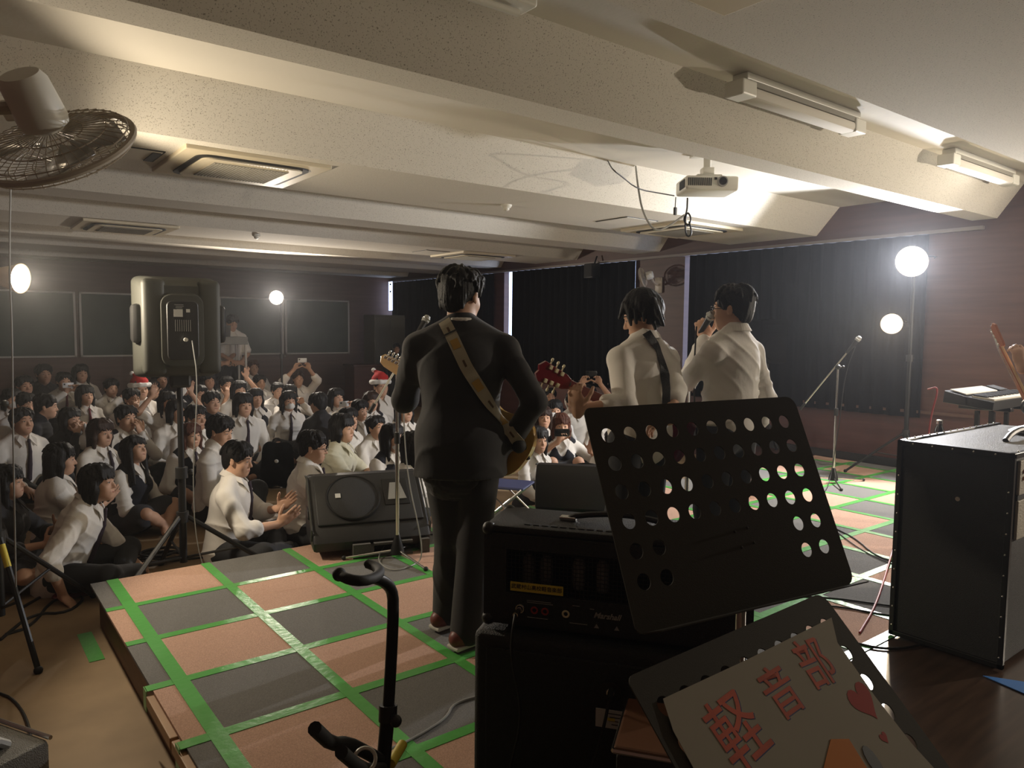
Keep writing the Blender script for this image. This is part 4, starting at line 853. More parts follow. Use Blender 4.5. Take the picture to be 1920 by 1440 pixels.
# ------------------------------------------------------------------ perforated music stands
def music_stand(o_, U, Vv, label, pole_xy, holes, H_=.36, W_=.49, lip=True):
    N = U.cross(Vv).normalized()         # toward the camera side
    if N.y > 0: N = -N
    base = V(pole_xy[0], pole_xy[1], ST)
    T = thing('music_stand', label, 'music stand', base, 0, 'perforated black music stands'); O = Vector(o_) - base
    cols = [-.209 + i * .0453 for i in range(10)]; rows = [.311 - i * .0475 for i in range(6)]
    bm = bmesh.new(); P = lambda u, v: O + U * u + Vv * v
    key = {}
    def vert(u, v):
        k = (round(u, 5), round(v, 5))
        if k not in key: key[k] = bm.verts.new(P(u, v))
        return key[k]
    us = [-W_ / 2 + .0] + [c - .0226 for c in cols] + [cols[-1] + .0226, W_ / 2]; vs_ = [H_] + [r + .0237 for r in rows] + [rows[-1] - .0237, 0]
    for i in range(len(us) - 1):
        for j in range(len(vs_) - 1):
            u0, u1, v1, v0 = us[i], us[i + 1], vs_[j], vs_[j + 1]
            hole = 1 <= i <= 10 and 1 <= j <= 6 and (j <= 4 or i <= 2 or i >= 9)
            if not hole:
                corner = (i in (0, len(us) - 2)) and (j in (0, len(vs_) - 2))
                if corner:
                    sx = -1 if i == 0 else 1; sz = 1 if j == 0 else -1; iu = u1 if i == 0 else u0; iv = v0 if j == 0 else v1; ou, ov = (u0 if i == 0 else u1), (v1 if j == 0 else v0)
                    r = min(abs(ou - iu), abs(ov - iv), .022)*.98; pts = [(iu, ov)] if True else []
                    arc = [(ou - sx * r + sx * r * math.sin(a), ov - sz * r + sz * r * math.cos(a)) for a in np.linspace(0, PI / 2, 6)]
                    pl_ = [vert(iu, iv), vert(iu, ov)] + [vert(*a) for a in arc] + [vert(ou, iv)]
                    bm.faces.new(pl_)
                else: bm.faces.new([vert(u0, v0), vert(u1, v0), vert(u1, v1), vert(u0, v1)])
            else:
                cu, cv = (u0 + u1) / 2, (v0 + v1) / 2; n = 24; rr = .0128
                sq = []
                for k in range(n):
                    a = 2 * PI * k / n + PI / 4; c, s = math.cos(a), math.sin(a); mx_ = max(abs(c), abs(s)); sq.append((cu + c / mx_ * (u1 - u0) / 2, cv + s / mx_ * (v1 - v0) / 2))
                outer = [vert(*q) if k % 6 == 0 else bm.verts.new(P(*q)) for k, q in enumerate(sq)]
                inner = [bm.verts.new(P(cu + rr * math.cos(2 * PI * k / n + PI / 4), cv + rr * math.sin(2 * PI * k / n + PI / 4))) for k in range(n)]
                for k in range(n): bm.faces.new((outer[k], outer[(k + 1) % n], inner[(k + 1) % n], inner[k]))
    bmesh.ops.recalc_face_normals(bm, faces=bm.faces)
    me = bpy.data.meshes.new('desk_plate'); bm.to_mesh(me); bm.free(); me.materials.append(M['stand_paint'])
    pl = bpy.data.objects.new('desk_plate', me); C.objects.link(pl); pl.parent = T; md = pl.modifiers.new('s', 'SOLIDIFY'); md.thickness = .002; md.offset = 0
    MB().box(P(0, 0) + N * .02, (W_ - .03, .045, .002), (U, N, Vv)).build('shelf_lip', 'stand_paint', T)
    MB().box(P(0, -.003) + N * .042, (W_ - .03, .002, .016), (U, N, Vv)).build('shelf_lip', 'stand_paint', T) if False else None
    bk = P(0, .10) - N * .02
    MB().box(bk, (.07, .03, .06), (U, N, Vv), bevel=.004).build('tilt_bracket', 'black_metal', T)
    b = MB()
    for du, dv in ((-.02, .015), (.01, .018), (-.015, -.012), (.015, -.008)): b.ball(P(.02 + du, .11 + dv) + N * .0008, .0028)
    b.build('rivet', 'stand_paint', T, True)
    top = V(0, 0, bk.z - .0)
    MB().tube([bk, V(bk.x * .3, bk.y * .3, bk.z - .05), V(0, 0, bk.z - .10)], .009, 8, smooth=1).build('neck_tube', 'black_metal', T, True)
    MB().cyl((0, 0, .40), (0, 0, bk.z - .08), .0095, n=14).build('pole', 'chrome', T, True); MB().cyl((0, 0, .12), (0, 0, .44), .0125, n=14).build('lower_pole', 'black_metal', T, True)
    MB().cyl((0, 0, .41), (0, 0, .46), .019, n=14).build('collar', 'black_plastic', T, True)
    for i in range(3):
        a = .9 + 2 * PI * i / 3; MB().tube([(.013 * math.cos(a), .013 * math.sin(a), .30), (.25 * math.cos(a), .25 * math.sin(a), .010)], .008, 8).build('leg', 'black_metal', T, True)
    return T, P, N
U1, V1 = V(.9861, -.1663, .0056), V(.0654, .4184, .9059)
music_stand(V(1.0519, .6968, CAMZ - .4541), U1, V1, 'big black perforated music stand in front of the singer', (1.16, .80), None)
yw, tl_ = .0349, .7844; U2 = V(math.cos(yw), math.sin(yw), 0); h_ = V(-math.sin(yw), math.cos(yw), 0); V2 = V(0, 0, 1) * math.cos(tl_) + h_ * math.sin(tl_)
O2 = V(.9237, .3814, CAMZ - .6922)
T2, P2, N2 = music_stand(O2, U2, V2, 'lower black music stand tilted back, holding a hand-painted poster', (.95, .47), None)
# poster on the lower stand
def onplane2(px, py, off=.004):
    d = Vector(ray(px, py)); o = Vector(CAM) - (O2 + N2 * off); t = -o.dot(N2) / d.dot(N2); q = o + d * t; return q.dot(U2), q.dot(V2)
T = thing('poster', 'hand-painted paper poster with red brush letters and hearts on the lower music stand', 'poster', O2)
cor = [onplane2(*p) for p in ((1243, 1310), (1400, 1237), (1559, 1158), (1570, 1205), (1640, 1305), (1710, 1395), (1760, 1450))] 
x1_, y1_ = cor[-1]; cor2 = [onplane2(*p) for p in ((1262, 1370), (1300, 1440))]
poly = cor[:7] + [(x1_ - .0, .01), (cor2[1][0] - .0, .01)] + cor2[::-1]
MB().prism([(p[0], p[1]) for p in poly], N2 * .004, (U2, V2, N2), .0006).build('paper_sheet', 'paper', T)
for g_, (px, py), sz, rot in (('軽', (1388, 1376), .094, .10), ('音', (1468, 1302), .074, .04), ('部', (1532, 1248), .078, -.05)):
    u0, v0 = onplane2(px, py, off=.0046); ca, sa = math.cos(rot), math.sin(rot); AX = (U2 * ca + V2 * sa, V2 * ca - U2 * sa, N2)
    text(g_, U2 * (u0 + .0014) + V2 * (v0 - .0014) + N2 * .0045, sz, AX, 'brush_blue', T, 'painted_outline', depth=.00005, bold=.0005)
    text(g_, U2 * u0 + V2 * v0 + N2 * .0048, sz, AX, 'brush_red', T, 'painted_character', depth=.00005, bold=.0005)
def heart(px, py, s_, rot):
    u0, v0 = onplane2(px, py); b = MB(); pts = []
    for k in range(28):
        t = 2 * PI * k / 28; x = 16 * math.sin(t) ** 3 / 16 * s_; y = (13 * math.cos(t) - 5 * math.cos(2 * t) - 2 * math.cos(3 * t) - math.cos(4 * t)) / 16 * s_
        pts.append(U2 * (u0 + x * math.cos(rot) - y * math.sin(rot)) + V2 * (v0 + x * math.sin(rot) + y * math.cos(rot)) + N2 * .0047)
    b.face(pts); b.build('painted_heart', 'heart_red', T)
heart(1617, 1313, .030, .12); heart(1657, 1383, .009, .1)
u0, v0 = onplane2(1572, 1440); MB().prism([(-.07, -.05), (.05, -.05), (.055, .02), (.02, .032), (-.05, .0)], U2 * u0 + V2 * v0 + N2 * .005, (U2, V2, N2), .0006).build('painted_patch', 'brush_orange', T)
u0, v0 = onplane2(1637, 1428); MB().prism([(.012 * math.cos(a) , .022 * math.sin(a)) for a in np.arange(0, 6.2, .5)], U2 * u0 + V2 * v0 + N2 * .005, (U2, V2, N2), .0006).build('painted_patch', 'ink_black', T)
# ------------------------------------------------------------------ brown-topped low stool under the poster stand
cs = [at(1167, 1367, z=CAMZ - .95), at(1207, 1349, z=CAMZ - .95), at(1252, 1425, z=CAMZ - .95)]
T = thing('stool', 'low brown-topped stool with a chrome rim behind the poster', 'stool', (cs[0].x + .12, cs[0].y - .10, ST), -.95)
hh = CAMZ - .95 - ST
MB().box((0, 0, hh - .01), (.32, .24, .02), bevel=.006).build('seat', 'brown_seat', T)
b = MB()
for sx in (-1, 1): b.tube([(sx * .16, -.12, hh - .01), (sx * .16, .12, hh - .01)], .006, 6).tube([(-.16, sx * .12, hh - .01), (.16, sx * .12, hh - .01)], .006, 6)
b.build('chrome_rim', 'chrome', T, True); MB().box((0, 0, hh - .06), (.31, .23, .08), bevel=.01).build('apron', 'black_plastic', T)
for i in (-1, 1):
    for j in (-1, 1): MB().cyl((i * .14, j * .10, 0), (i * .14, j * .10, hh - .08), .012).build('leg', 'black_metal', T, True)
# ------------------------------------------------------------------ guitar stand
g0 = at(722, 1395, r=1.92); gb = V(g0.x, g0.y, ST)
T = thing('guitar_stand', 'empty black guitar stand on the tiles in the foreground', 'guitar stand', gb)
def g(px, py, r): return at(px, py, r=r) - gb
MB().tube([g(714, 1460, 1.93), g(718, 1440, 1.93), g(727, 1340, 1.88)], .0165, 12).build('lower_tube', 'black_metal', T, True)
MB().tube([g(727, 1345, 1.88), g(734, 1230, 1.84), g(738, 1130, 1.81), g(734, 1104, 1.79), g(720, 1090, 1.75), g(702, 1083, 1.71)], .0135, 12, smooth=1).build('upper_tube', 'black_metal', T, True)
ck_ = MB().cyl(g(727, 1352, 1.88), g(728, 1322, 1.87), .021, n=14).build('height_collar', 'black_plastic', T, True); MB().cyl(g(728, 1335, 1.87), g(742, 1352, 1.86), .008).ball(g(742, 1352, 1.86), .014).build('knob', 'black_plastic', ck_, True)
yk = MB().tube([g(636, 1078, 1.68), g(655, 1087, 1.64), g(680, 1090, 1.64), g(702, 1084, 1.68), g(714, 1073, 1.73), g(706, 1063, 1.78), g(690, 1057, 1.80)], .0115, 10, smooth=1).build('neck_yoke', 'rubber', T, True)
MB().ball(g(636, 1077, 1.68), .015).build('yoke_tip', 'rubber', yk, True); MB().ball(g(690, 1057, 1.80), .010).build('yoke_tip', 'rubber', yk, True)
MB().tube([g(590, 1366, 1.62), g(622, 1396, 1.72), g(650, 1392, 1.80), g(690, 1412, 1.86), g(712, 1425, 1.90)], .014, 10, smooth=1).build('support_arm', 'rubber', T, True)
MB().tube([g(640, 1410, 1.60), g(665, 1432, 1.70), g(690, 1445, 1.78), g(716, 1440, 1.90)], .013, 10, smooth=1).build('support_arm', 'rubber', T, True)
gf = g0 - gb
for a in (.6, 2.7, 4.6): MB().tube([(0, 0, gf.z * .75), (.26 * math.cos(a), .26 * math.sin(a), .012)], .011, 8).build('leg', 'black_metal', T, True)
MB().cyl(g(714, 1460, 1.93), (0, 0, gf.z * .5), .0165).build('lower_tube', 'black_metal', T, True)
MB().cyl(g(755, 1395, 1.98), g(733, 1432, 1.93), .012).build('yellow_sleeve', 'yellow_label', T, True); MB().torus(g(684, 1424, 1.75), V(*ray(684, 1424)), .022, .004, 20, 6).build('hook_ring', 'white_plastic', T, True)
# ------------------------------------------------------------------ right amplifier cabinet
T = thing('amplifier_case', 'tall black amplifier cabinet with a worn lit top at the right', 'amplifier cabinet', (3.57, 1.16, ST))
L_, D_, H_ = 1.16, .46, CAMZ - .515 - ST
MB().box((L_ / 2, D_ / 2, H_ / 2 + .01), (L_, D_, H_ - .02), bevel=.010).build('cabinet', 'black_tolex', T)
MB().box((L_ / 2, D_ / 2, H_ + .001), (L_ - .02, D_ - .02, .006)).build('top_panel', 'worn_tolex', T)
b = MB(); b.use('black_metal')
for (p0, p1) in (((0, 0, H_), (L_, 0, H_)), ((0, D_, H_), (L_, D_, H_)), ((0, 0, 0.02), (0, 0, H_)), ((0, D_, .02), (0, D_, H_)), ((0, 0, H_), (0, D_, H_)), ((0, 0, .02), (0, D_, .02))):
    p0, p1 = V(*p0), V(*p1); c = (p0 + p1) / 2; d = p1 - p0; sz = [.024 + abs(d[i]) if abs(d[i]) > .01 else .024 for i in range(3)]; b.box(c, sz, bevel=.003)
b.build('edge_trim', None, T)
b = MB().use('chrome')
for k in range(14): b.ball((.06 + k * .08, D_, H_ + .013), .005, n=8, m=5).ball((.06 + k * .08, .0, H_ + .013), .005, n=8, m=5)
for k in range(9): b.ball((-.013, 0.003, .06 + k * .09), .005, n=8, m=5).ball((-.013, D_ - .003, .06 + k * .09), .005, n=8, m=5)
for k in range(5): b.ball((-.013, .06 + k * .085, H_), .005, n=8, m=5)
b.build('rivet', None, T, True)
MB().tube([(.42, .17, H_ + .008), (.48, .17, H_ + .035), (.62, .18, H_ + .045), (.76, .19, H_ + .035), (.82, .19, H_ + .008)], .014, 8, smooth=1).build('strap_handle', 'black_plastic', T, True)
MB().box((.60, -.006, H_ - .10), (1.08, .012, .15), bevel=.003).box((.60, -.006, H_ - .285), (1.08, .012, .17), bevel=.003).build('front_panel', 'white_panel', T)
MB().box((.60, -.002, H_ - .187), (1.08, .012, .022)).build('slot', 'dark_slot', T)
b = MB()
for (x, z, m_) in ((.10, H_ - .075, 'red_plastic'), (.125, H_ - .075, 'orange_wood'), (.10, H_ - .105, 'brush_orange')): b.use(m_).lathe([(.009, 0), (.009, .004)], (x, -.013, z), (0, -1, 0), 12)
b.build('sticker', None, T)
MB().lathe([(.012, 0), (.010, .008)], (-.003, .20, H_ - .22), (-1, 0, 0), 14).build('side_screw', 'chrome', T, True)
T = thing('small_cymbal_case', 'round black object on top of the right amplifier cabinet', 'case', (4.42, 1.34, ST + H_ + .004))
MB().lathe([(.11, 0), (.12, .012), (.09, .03), (.03, .05), (.025, .10)], (0, 0, 0)).build('base', 'black_plastic', T, True); MB().ball((0, 0, .14), (.075, .075, .06)).build('head', 'black_metal', T, True)
T = thing('drink_bottle', 'small dark chrome-capped bottle beside the keyboard cable', 'bottle', at(1760, 826, r=6.2) - V(0, 0, .0)); T.location.z = CAMZ - .98
T.location = at(1760, 830, X=5.45)
MB().lathe([(.028, 0), (.030, .01), (.030, .09), (.018, .12), (.018, .135)], (0, 0, 0)).build('bottle_body', 'phone_black', T, True); MB().lathe([(.022, .130), (.022, .155), (.015, .16)], (0, 0, 0)).build('cap', 'chrome', T, True)
bz = T.location.copy(); T = thing('side_box', 'dark equipment box behind the right amplifier cabinet', 'box', (bz.x, bz.y, ST)); MB().box((0, 0, (bz.z - ST) / 2), (.30, .30, bz.z - ST), bevel=.01).build('body', 'black_tolex', T)
b = MB()
for i in range(4): b.ball((-.155, -.10 + i * .066, (bz.z - ST) * .5), .006)
b.build('rivet', 'chrome', T, True)
o = MB().prism([(0, 0), (.30, .0), (.36, -.22), (.14, -.14)], at(1843, 1267, z=ST + .002), (V(.52, -.85, 0), V(.85, .52, 0), V(0, 0, 1)), .003).build('paper_sheet', 'painted_blue_light'); tag(o, 'paper sheet with painted blue light lying on the dark floor at the right edge', 'sheet')  # white paper coloured blue to stand in for blue lamp light
# keyboard on its column stand
kp = at(1862, 745, r=6.5); ka = (V(.34, -.94, 0) * .20 + V(.94, .34, 0) * .60); kl = ka.length; kz = math.atan2(ka.y, ka.x)
T = thing('electronic_keyboard', 'electronic keyboard on a column stand near the right edge', 'keyboard', (kp.x, kp.y, kp.z), kz)
T.rotation_euler = (.10, 0, kz)
MB().prism([(-.16, -.04), (.16, -.04), (.16, .045), (.02, .025), (-.16, .02)], (0, 0, 0), (V(0, 1, 0), V(0, 0, 1), V(1, 0, 0)), .95, bevel=.008).build('body', 'black_plastic', T, True)
MB().box((-.12, .09, .044), (.60, .11, .006), (V(1, 0, 0), V(0, 1, .15).normalized(), V(0, -.15, 1).normalized())).build('control_panel', 'white_plastic', T)
MB().box((.33, .09, .044), (.16, .10, .006), (V(1, 0, 0), V(0, 1, .15).normalized(), V(0, -.15, 1).normalized())).build('speaker_grille', 'grille_cloth', T)
b = MB().use('white_plastic')
for i in range(36): b.box((-.42 + i * .0238, -.075, .028), (.0225, .14, .012))
b.build('white_keys', None, T); b = MB().use('ink_black')
for i in range(35):
    if i % 7 not in (2, 6): b.box((-.408 + i * .0238, -.05, .038), (.012, .09, .012))
b.build('black_keys', None, T)
T = thing('keyboard_stand', 'black column stand under the electronic keyboard', 'keyboard stand', (kp.x, kp.y, ST), kz)
for sx in (-1, 1):
    for sy in (-1, 1): MB().box((sx * .14, sy * .05, (kp.z - ST - .09) / 2), (.035, .025, kp.z - ST - .10)).build('column', 'black_metal', T)
    MB().box((sx * .14, 0, kp.z - ST - .07), (.06, .34, .03), bevel=.006).build('cradle', 'black_metal', T); MB().box((sx * .14, 0, .02), (.06, .45, .03), bevel=.006).build('foot', 'black_metal', T)
# dark loudspeaker by the right wall, wall loudspeaker, fans, projector
sp = at(1440, 640, X=7.6)
tripod('speaker_stand', 'black tripod stand under the dark loudspeaker by the right wall', 'speaker stand', (sp.x, sp.y, ST), sp.z - ST - .25, .018, .4, .5, .3)
T = thing('loudspeaker', 'dark loudspeaker on a tripod by the right wall, right of the singer', 'loudspeaker', (sp.x, sp.y, sp.z - .25), -.5)
MB().box((0, 0, .25), (.34, .30, .50), bevel=.03).build('cabinet', 'matte_black', T, True); MB().lathe([(.13, 0), (.13, .01), (.01, .012)], (0, -.15, .17), (0, -1, 0), 28).build('woofer_grille', 'matte_black', T, True); MB().box((0, -.155, .40), (.2, .012, .10), bevel=.005).build('horn', 'matte_black', T)
sp = at(1110, 508, X=XR - .16)
T = thing('wall_speaker', 'small black loudspeaker hung under the curtain rail', 'loudspeaker', (sp.x, sp.y, sp.z - .11), PI / 2)
MB().box((0, 0, .11), (.20, .16, .22), bevel=.012).build('cabinet', 'black_plastic', T, True); MB().box((0, .085, .11), (.17, .01, .19)).build('grille', 'grille_cloth', T); MB().cyl((0, -.05, .22), (0, -.10, .34), .012).build('bracket', 'black_metal', T)
def fan(cpt, axis, R_, label, motor=.17, arm=None):
    axis = Vector(axis).normalized(); T = thing('wall_fan', label, 'fan', cpt, 0, 'wall-mounted fans'); x, y, z = frame(axis)
    g_ = MB()
    for rr, dz in ((1, 0), (.98, .03), (.98, -.03), (.72, .052), (.72, -.052), (.42, .060), (.42, -.060)): g_.torus(axis * dz * R_ * 3.2, axis, R_ * rr, .0035 if rr == 1 else .0018, 40, 5)
    for i in range(44):
        a = 2 * PI * i / 44; d = x * math.cos(a) + y * math.sin(a)
        for sg in (1, -1): g_.tube([d * R_ + axis * .0, d * R_ * .97 + axis * sg * .022, d * R_ * .72 + axis * sg * .036, d * R_ * .2 + axis * sg * .046], .0013, 4)
    g_.build('wire_guard', 'fan_plastic', T, True)
    MB().torus((0, 0, 0), axis, R_ + .004, .009, 48, 8).build('guard_rim', 'fan_plastic', T, True)
    MB().lathe([(R_ * .22, -.002), (R_ * .22, .006), (.01, .012)], axis * .045, axis, 24).build('centre_badge', 'fan_plastic', T, True)
    for k in range(3):
        bb = MB(); rows = []
        for j in range(7):
            r_ = R_ * (.18 + .72 * j / 6); w2 = .42 + .30 * math.sin(j / 6 * PI * .8)
            rows.append([bb.bm.verts.new((x * math.cos(t) + y * math.sin(t)) * r_ + axis * (.018 * s_)) for t, s_ in ((2.094 * k - w2, -1), (2.094 * k, 0), (2.094 * k + w2, 1))])
        for a, c in zip(rows, rows[1:]):
            for i in (0, 1): bb.bm.faces.new((a[i], a[i + 1], c[i + 1], c[i]))
        o = bb.build('blade', 'blade_clear', T, True); md = o.modifiers.new('s', 'SOLIDIFY'); md.thickness = .003
    MB().lathe([(.03, -.045), (.056, -.060), (.060, -.075), (.056, -motor), (.045, -motor - .02), (.01, -motor - .022)], (0, 0, 0), axis, 28).build('motor_housing', 'white_plastic', T, True)
    MB().box(-axis * .10 + x * .07, (.05, .022, .05), (x, y, z), bevel=.005).build('swing_knob', 'white_plastic', T)
    if arm: MB().tube([-axis * .11, (Vector(arm) + -axis * .11) * .5 + V(0, 0, -.05), Vector(arm)], .016, 8, smooth=1).box(Vector(arm), (.03, .12, .22), bevel=.008).build('wall_arm', 'fan_plastic', T, True)
    return T
# axis of the near fan: points down to the right and away
vd = Vector(ray(110, 275)); rt_ = Vector(RC @ np.array([1, 0, 0])); up_ = Vector(RC @ np.array([0, 1, 0]))
fan(at(108, 276, r=2.35), vd * .62 + (rt_ * .46 - up_ * .88) * .78, .186, 'large wall fan at the upper left seen from behind', arm=(XL + .03 - at(108, 276, r=2.35).x, .12, -.02))
o = None
fp2 = at(1205, 520, X=XR - .30); fan(fp2, (-.45, .8, -.25), .13, 'small wall fan high on the brown pillar above the second guitarist', .13, arm=(.28, -.05, -.10))
# projector
pc = at(1325, 350, r=6.35)
pj = V(pc.x, pc.y, 0)
T = thing('projector', 'white projector hanging from the ceiling', 'projector', (pc.x, pc.y, pc.z), -.62)
MB().box((0, 0, 0), (.42, .32, .115), bevel=.02, seg=3).build('housing', 'white_plastic', T, True)
MB().cyl((.075, -.155, .012), (.075, -.178, .012), .043, .040, 28).build('lens_ring', 'grey_plastic', T, True); MB().cyl((.075, -.17, .012), (.075, -.181, .012), .030, n=24).build('lens', 'lens_glass', T, True)
b = MB()
for i in range(9): b.box((-.213, -.12 + i * .017, .0), (.006, .009, .065))
for i in range(12): b.box((-.19 + i * .016, -.162, .008), (.008, .005, .06))
b.build('vent_slats', 'dark_slot', T); MB().box((.213, 0, 0), (.005, .20, .06)).build('side_grille', 'ac_grille', T); MB().box((.022, -.162, .033), (.022, .004, .018)).build('sensor_window', 'lens_glass', T)
topz = HI - pc.z
MB().box((0, 0, .075), (.20, .16, .015), bevel=.004).box((0, 0, .11), (.09, .10, .07), bevel=.006).cyl((0, 0, .10), (0, 0, topz - .02), .03).box((0, 0, topz - .012), (.24, .20, .022), bevel=.005).build('ceiling_mount', 'white_plastic', T, True)
for pts, r_, m_, lab in (([at(1140, 302, z=HI - .01), at(1148, 318, r=5.6), at(1165, 330, r=5.7), at(1195, 355, r=5.9), at(1235, 362, r=6.1), at(1264, 367, r=6.2)], .005, 'cable_black', 'dark cable sagging from the ceiling to the projector'),
                        ([at(1192, 312, z=HI - .01), at(1196, 350, r=5.9), at(1205, 400, r=5.8), at(1228, 436, r=5.8), at(1255, 424, r=5.9), at(1283, 403, r=6.0)], .008, 'grey_plastic', 'pale cable looping below the projector'),
                        ([at(1289, 372, r=6.2), at(1288, 398, r=6.0), at(1281, 412, r=6.0), at(1290, 425, r=6.0), at(1297, 410, r=6.0), at(1288, 395, r=6.0), at(1284, 420, r=6.0), at(1287, 445, r=6.0), at(1298, 440, r=6.0), at(1292, 415, r=6.0)], .007, 'cable_black', 'bundled cable coil hanging under the projector'),
                        ([at(1267, 370, r=6.2), at(1266, 388, r=6.1)], .004, 'cable_black', 'short cable with a blue tab under the projector')):
    o = MB().tube(pts, r_, 7, smooth=2).build('projector_cable', m_, None, True); tag(o, lab, 'cable')
o = MB().box(at(1266, 396, r=6.1), (.025, .02, .06), bevel=.004).build('cable_connector', 'black_plastic'); tag(o, 'small black connector hanging below the projector', 'connector')
# metal cart with two students behind it, back of the room
cp = at(428, 632, Y=13.0); ch = cp.z
T = thing('equipment_cart', 'tall grey metal cart beside the far blackboard, right of the big loudspeaker', 'cart', (cp.x - .05, 13.0, 0))
MB().box((0, 0, ch - .06), (.62, .45, .13), bevel=.008).build('top_tray', 'cabinet_grey', T); MB().box((0, 0, .62), (.60, .42, .03)).build('shelf', 'cabinet_grey', T)
for i in (-1, 1):
    for j in (-1, 1): MB().box((i * .28, j * .19, (ch - .06) / 2 + .04), (.03, .03, ch - .14)).build('leg', 'board_frame', T); MB().cyl((i * .28 - .012, j * .19, .035), (i * .28 + .012, j * .19, .035), .033).build('caster', 'rubber', T, True)
T = thing('laptop', 'dark laptop standing open on the tall cart', 'laptop', (cp.x - .16, 12.95, ch + .006)); MB().box((0, 0, .008), (.30, .2, .014)).build('base', 'black_plastic', T); MB().box((0, -.11, .10), (.30, .012, .19), (V(1, 0, 0), V(0, 1, .2).normalized(), V(0, -.2, 1).normalized())).build('lid', 'black_plastic', T)
# bottom-left corner: small combo amplifier on the lower floor
q = at(30, 1392, z=.16)
T = thing('practice_amplifier', 'small dark amplifier with a metal edge at the lower left corner', 'amplifier', (q.x - .16, q.y - .10, 0), .5)
MB().box((0, 0, .10), (.42, .30, .20), bevel=.02).build('cabinet', 'worn_tolex', T, True); MB().tube([(.21, .15, .205), (.21, -.15, .205)], .008, 8).build('metal_edge', 'chrome', T, True); MB().tube([(-.08, -.05, .2), (-.04, -.05, .235), (.08, -.05, .235), (.12, -.05, .2)], .018, 8, smooth=1).build('handle', 'grey_plastic', T, True)
# chrome folding chair behind the guitarist's legs
q = at(945, 985, z=ST)
T = thing('folding_chair', 'chrome folding chair with a blue seat glimpsed beside the suited guitarist', 'chair', (q.x + .05, q.y - .0, ST), .6)
MB().box((0, 0, .30), (.30, .30, .02), bevel=.01).build('seat', 'dusk_blue', T)
for sx in (-1, 1): MB().tube([(sx * .16, -.2, 0), (sx * .16, .14, .30)], .008, 8).build('leg', 'chrome', T, True); MB().tube([(sx * .16, .20, 0), (sx * .16, -.14, .30)], .008, 8).build('leg', 'chrome', T, True)

# small things on the floor in front of the stage
def slipper(p, rz, lab, m_='black_plastic'):
    T = thing('slipper', lab, 'slipper', p, rz, 'slippers left on the floor')
    mesh_obj('sole', surf([cap((0, -.09, .014), (0, .09, .012), .036, .042, .02)], .006, lambda P, D: np.maximum(D, P[:, 2] - .022)), 'label_white', T)
    mesh_obj('upper', surf([cap((0, .02, .03), (0, .10, .022), .042, .040, .02), ell((0, -.03, .045), (.030, .05, .03), sub=1, k=.01)], .006), m_, T)
for (px, py, rz, lab) in ((135, 1092, .9, 'dark slipper on the floor beside the stage corner'), (172, 1086, 1.2, 'second dark slipper nearest the stage corner')):
    slipper(at(px, py, z=0.0), rz, lab)
q = at(150, 1112, z=0); T = thing('cloth', 'dark red folded cloth on the floor by the stage corner', 'cloth', q, .4)
mesh_obj('folded_cloth', surf([ell((0, 0, .015), (.16, .09, .022)), ell((.05, .03, .03), (.09, .06, .018))], .008, folds(.006, 4, 1.5)), 'guitar_red', T)
q = at(300, 1052, z=.0); T = thing('cable_coil', 'coil of dark cable on the floor behind the stage edge', 'cable coil', (q.x, q.y, 0))
b = MB()
for i in range(5): b.torus((.02 * (i % 3 - 1), .015 * (i % 2), .014 + .014 * i), (.08 * (i % 3 - 1), .05, 1), .16 - .008 * i, .008, 36, 6, ry=.13)
b.build('coiled_cable', 'cable_black', T, True)
q = at(528, 905, z=.10); T = thing('backpack', 'black school backpack between the clapping boy and the boy with glasses', 'backpack', (q.x + .05, q.y + .25, 0), -.6)
mesh_obj('bag_body', surf([cap((-.08, 0, .10), (-.07, .02, .40), .10, .085, .06), cap((.08, 0, .10), (.07, .02, .40), .10, .085, .06), ell((0, -.08, .16), (.12, .06, .10), None, .04)], .009, folds(.004, 9)), 'matte_black', T)
MB().tube([(-.05, 0, .47), (-.03, 0, .52), (.03, 0, .52), (.05, 0, .47)], .010, 8, smooth=1).build('carry_loop', 'black_plastic', T, True)
MB().ball((.02, -.115, .30), (.022, .006, .020)).build('round_badge', 'label_white', T, True)
# ------------------------------------------------------------------ people
def W2P(p, loc, yaw, s):
    v = Vector(p) - Vector(loc); v.rotate(Matrix.Rotation(-yaw, 3, 'Z')); return tuple(v / s)
def D2P(d, yaw):
    v = Vector(d); v.rotate(Matrix.Rotation(-yaw, 3, 'Z')); return tuple(v)
def yawto(dx, dy): return math.atan2(-dx, dy)
from mathutils.bvhtree import BVHTree
def bvh(objs):
    vs_, fs = [], []
    for o in objs:
        r = o.parent; mw = Matrix.Translation(r.location) @ r.rotation_euler.to_matrix().to_4x4() @ Matrix.Diagonal((*r.scale, 1)); n0 = len(vs_)
        vs_ += [mw @ v.co for v in o.data.vertices]; fs += [tuple(i + n0 for i in p.vertices) for p in o.data.polygons]
    return BVHTree.FromPolygons(vs_, fs)
def kids(T, *names): return [o for o in C.objects if o.parent == T and o.name.split('.')[0] in names]
def ribbon(tree, pix, width, lift=.008, n=24):
    """a strap laid over clothing along the line of sight points pix"""
    P = []; N = []
    for (x0, y0), (x1, y1) in zip(pix, pix[1:]):
        for k in range(n):
            t = k / n; d = Vector(ray(x0 + (x1 - x0) * t, y0 + (y1 - y0) * t)); h = tree.ray_cast(Vector(CAM), d)
            if h[0] is not None: P.append(h[0] - d * lift); N.append(h[1])
    Q = [sum((P[max(0, min(len(P) - 1, i + j))] for j in range(-4, 5)), V(0, 0, 0)) / 9 for i in range(len(P))]
    nn = [sum((N[max(0, min(len(P) - 1, i + j))] for j in range(-6, 7)), V(0, 0, 0)).normalized() for i in range(len(P))]
    return Q, nn
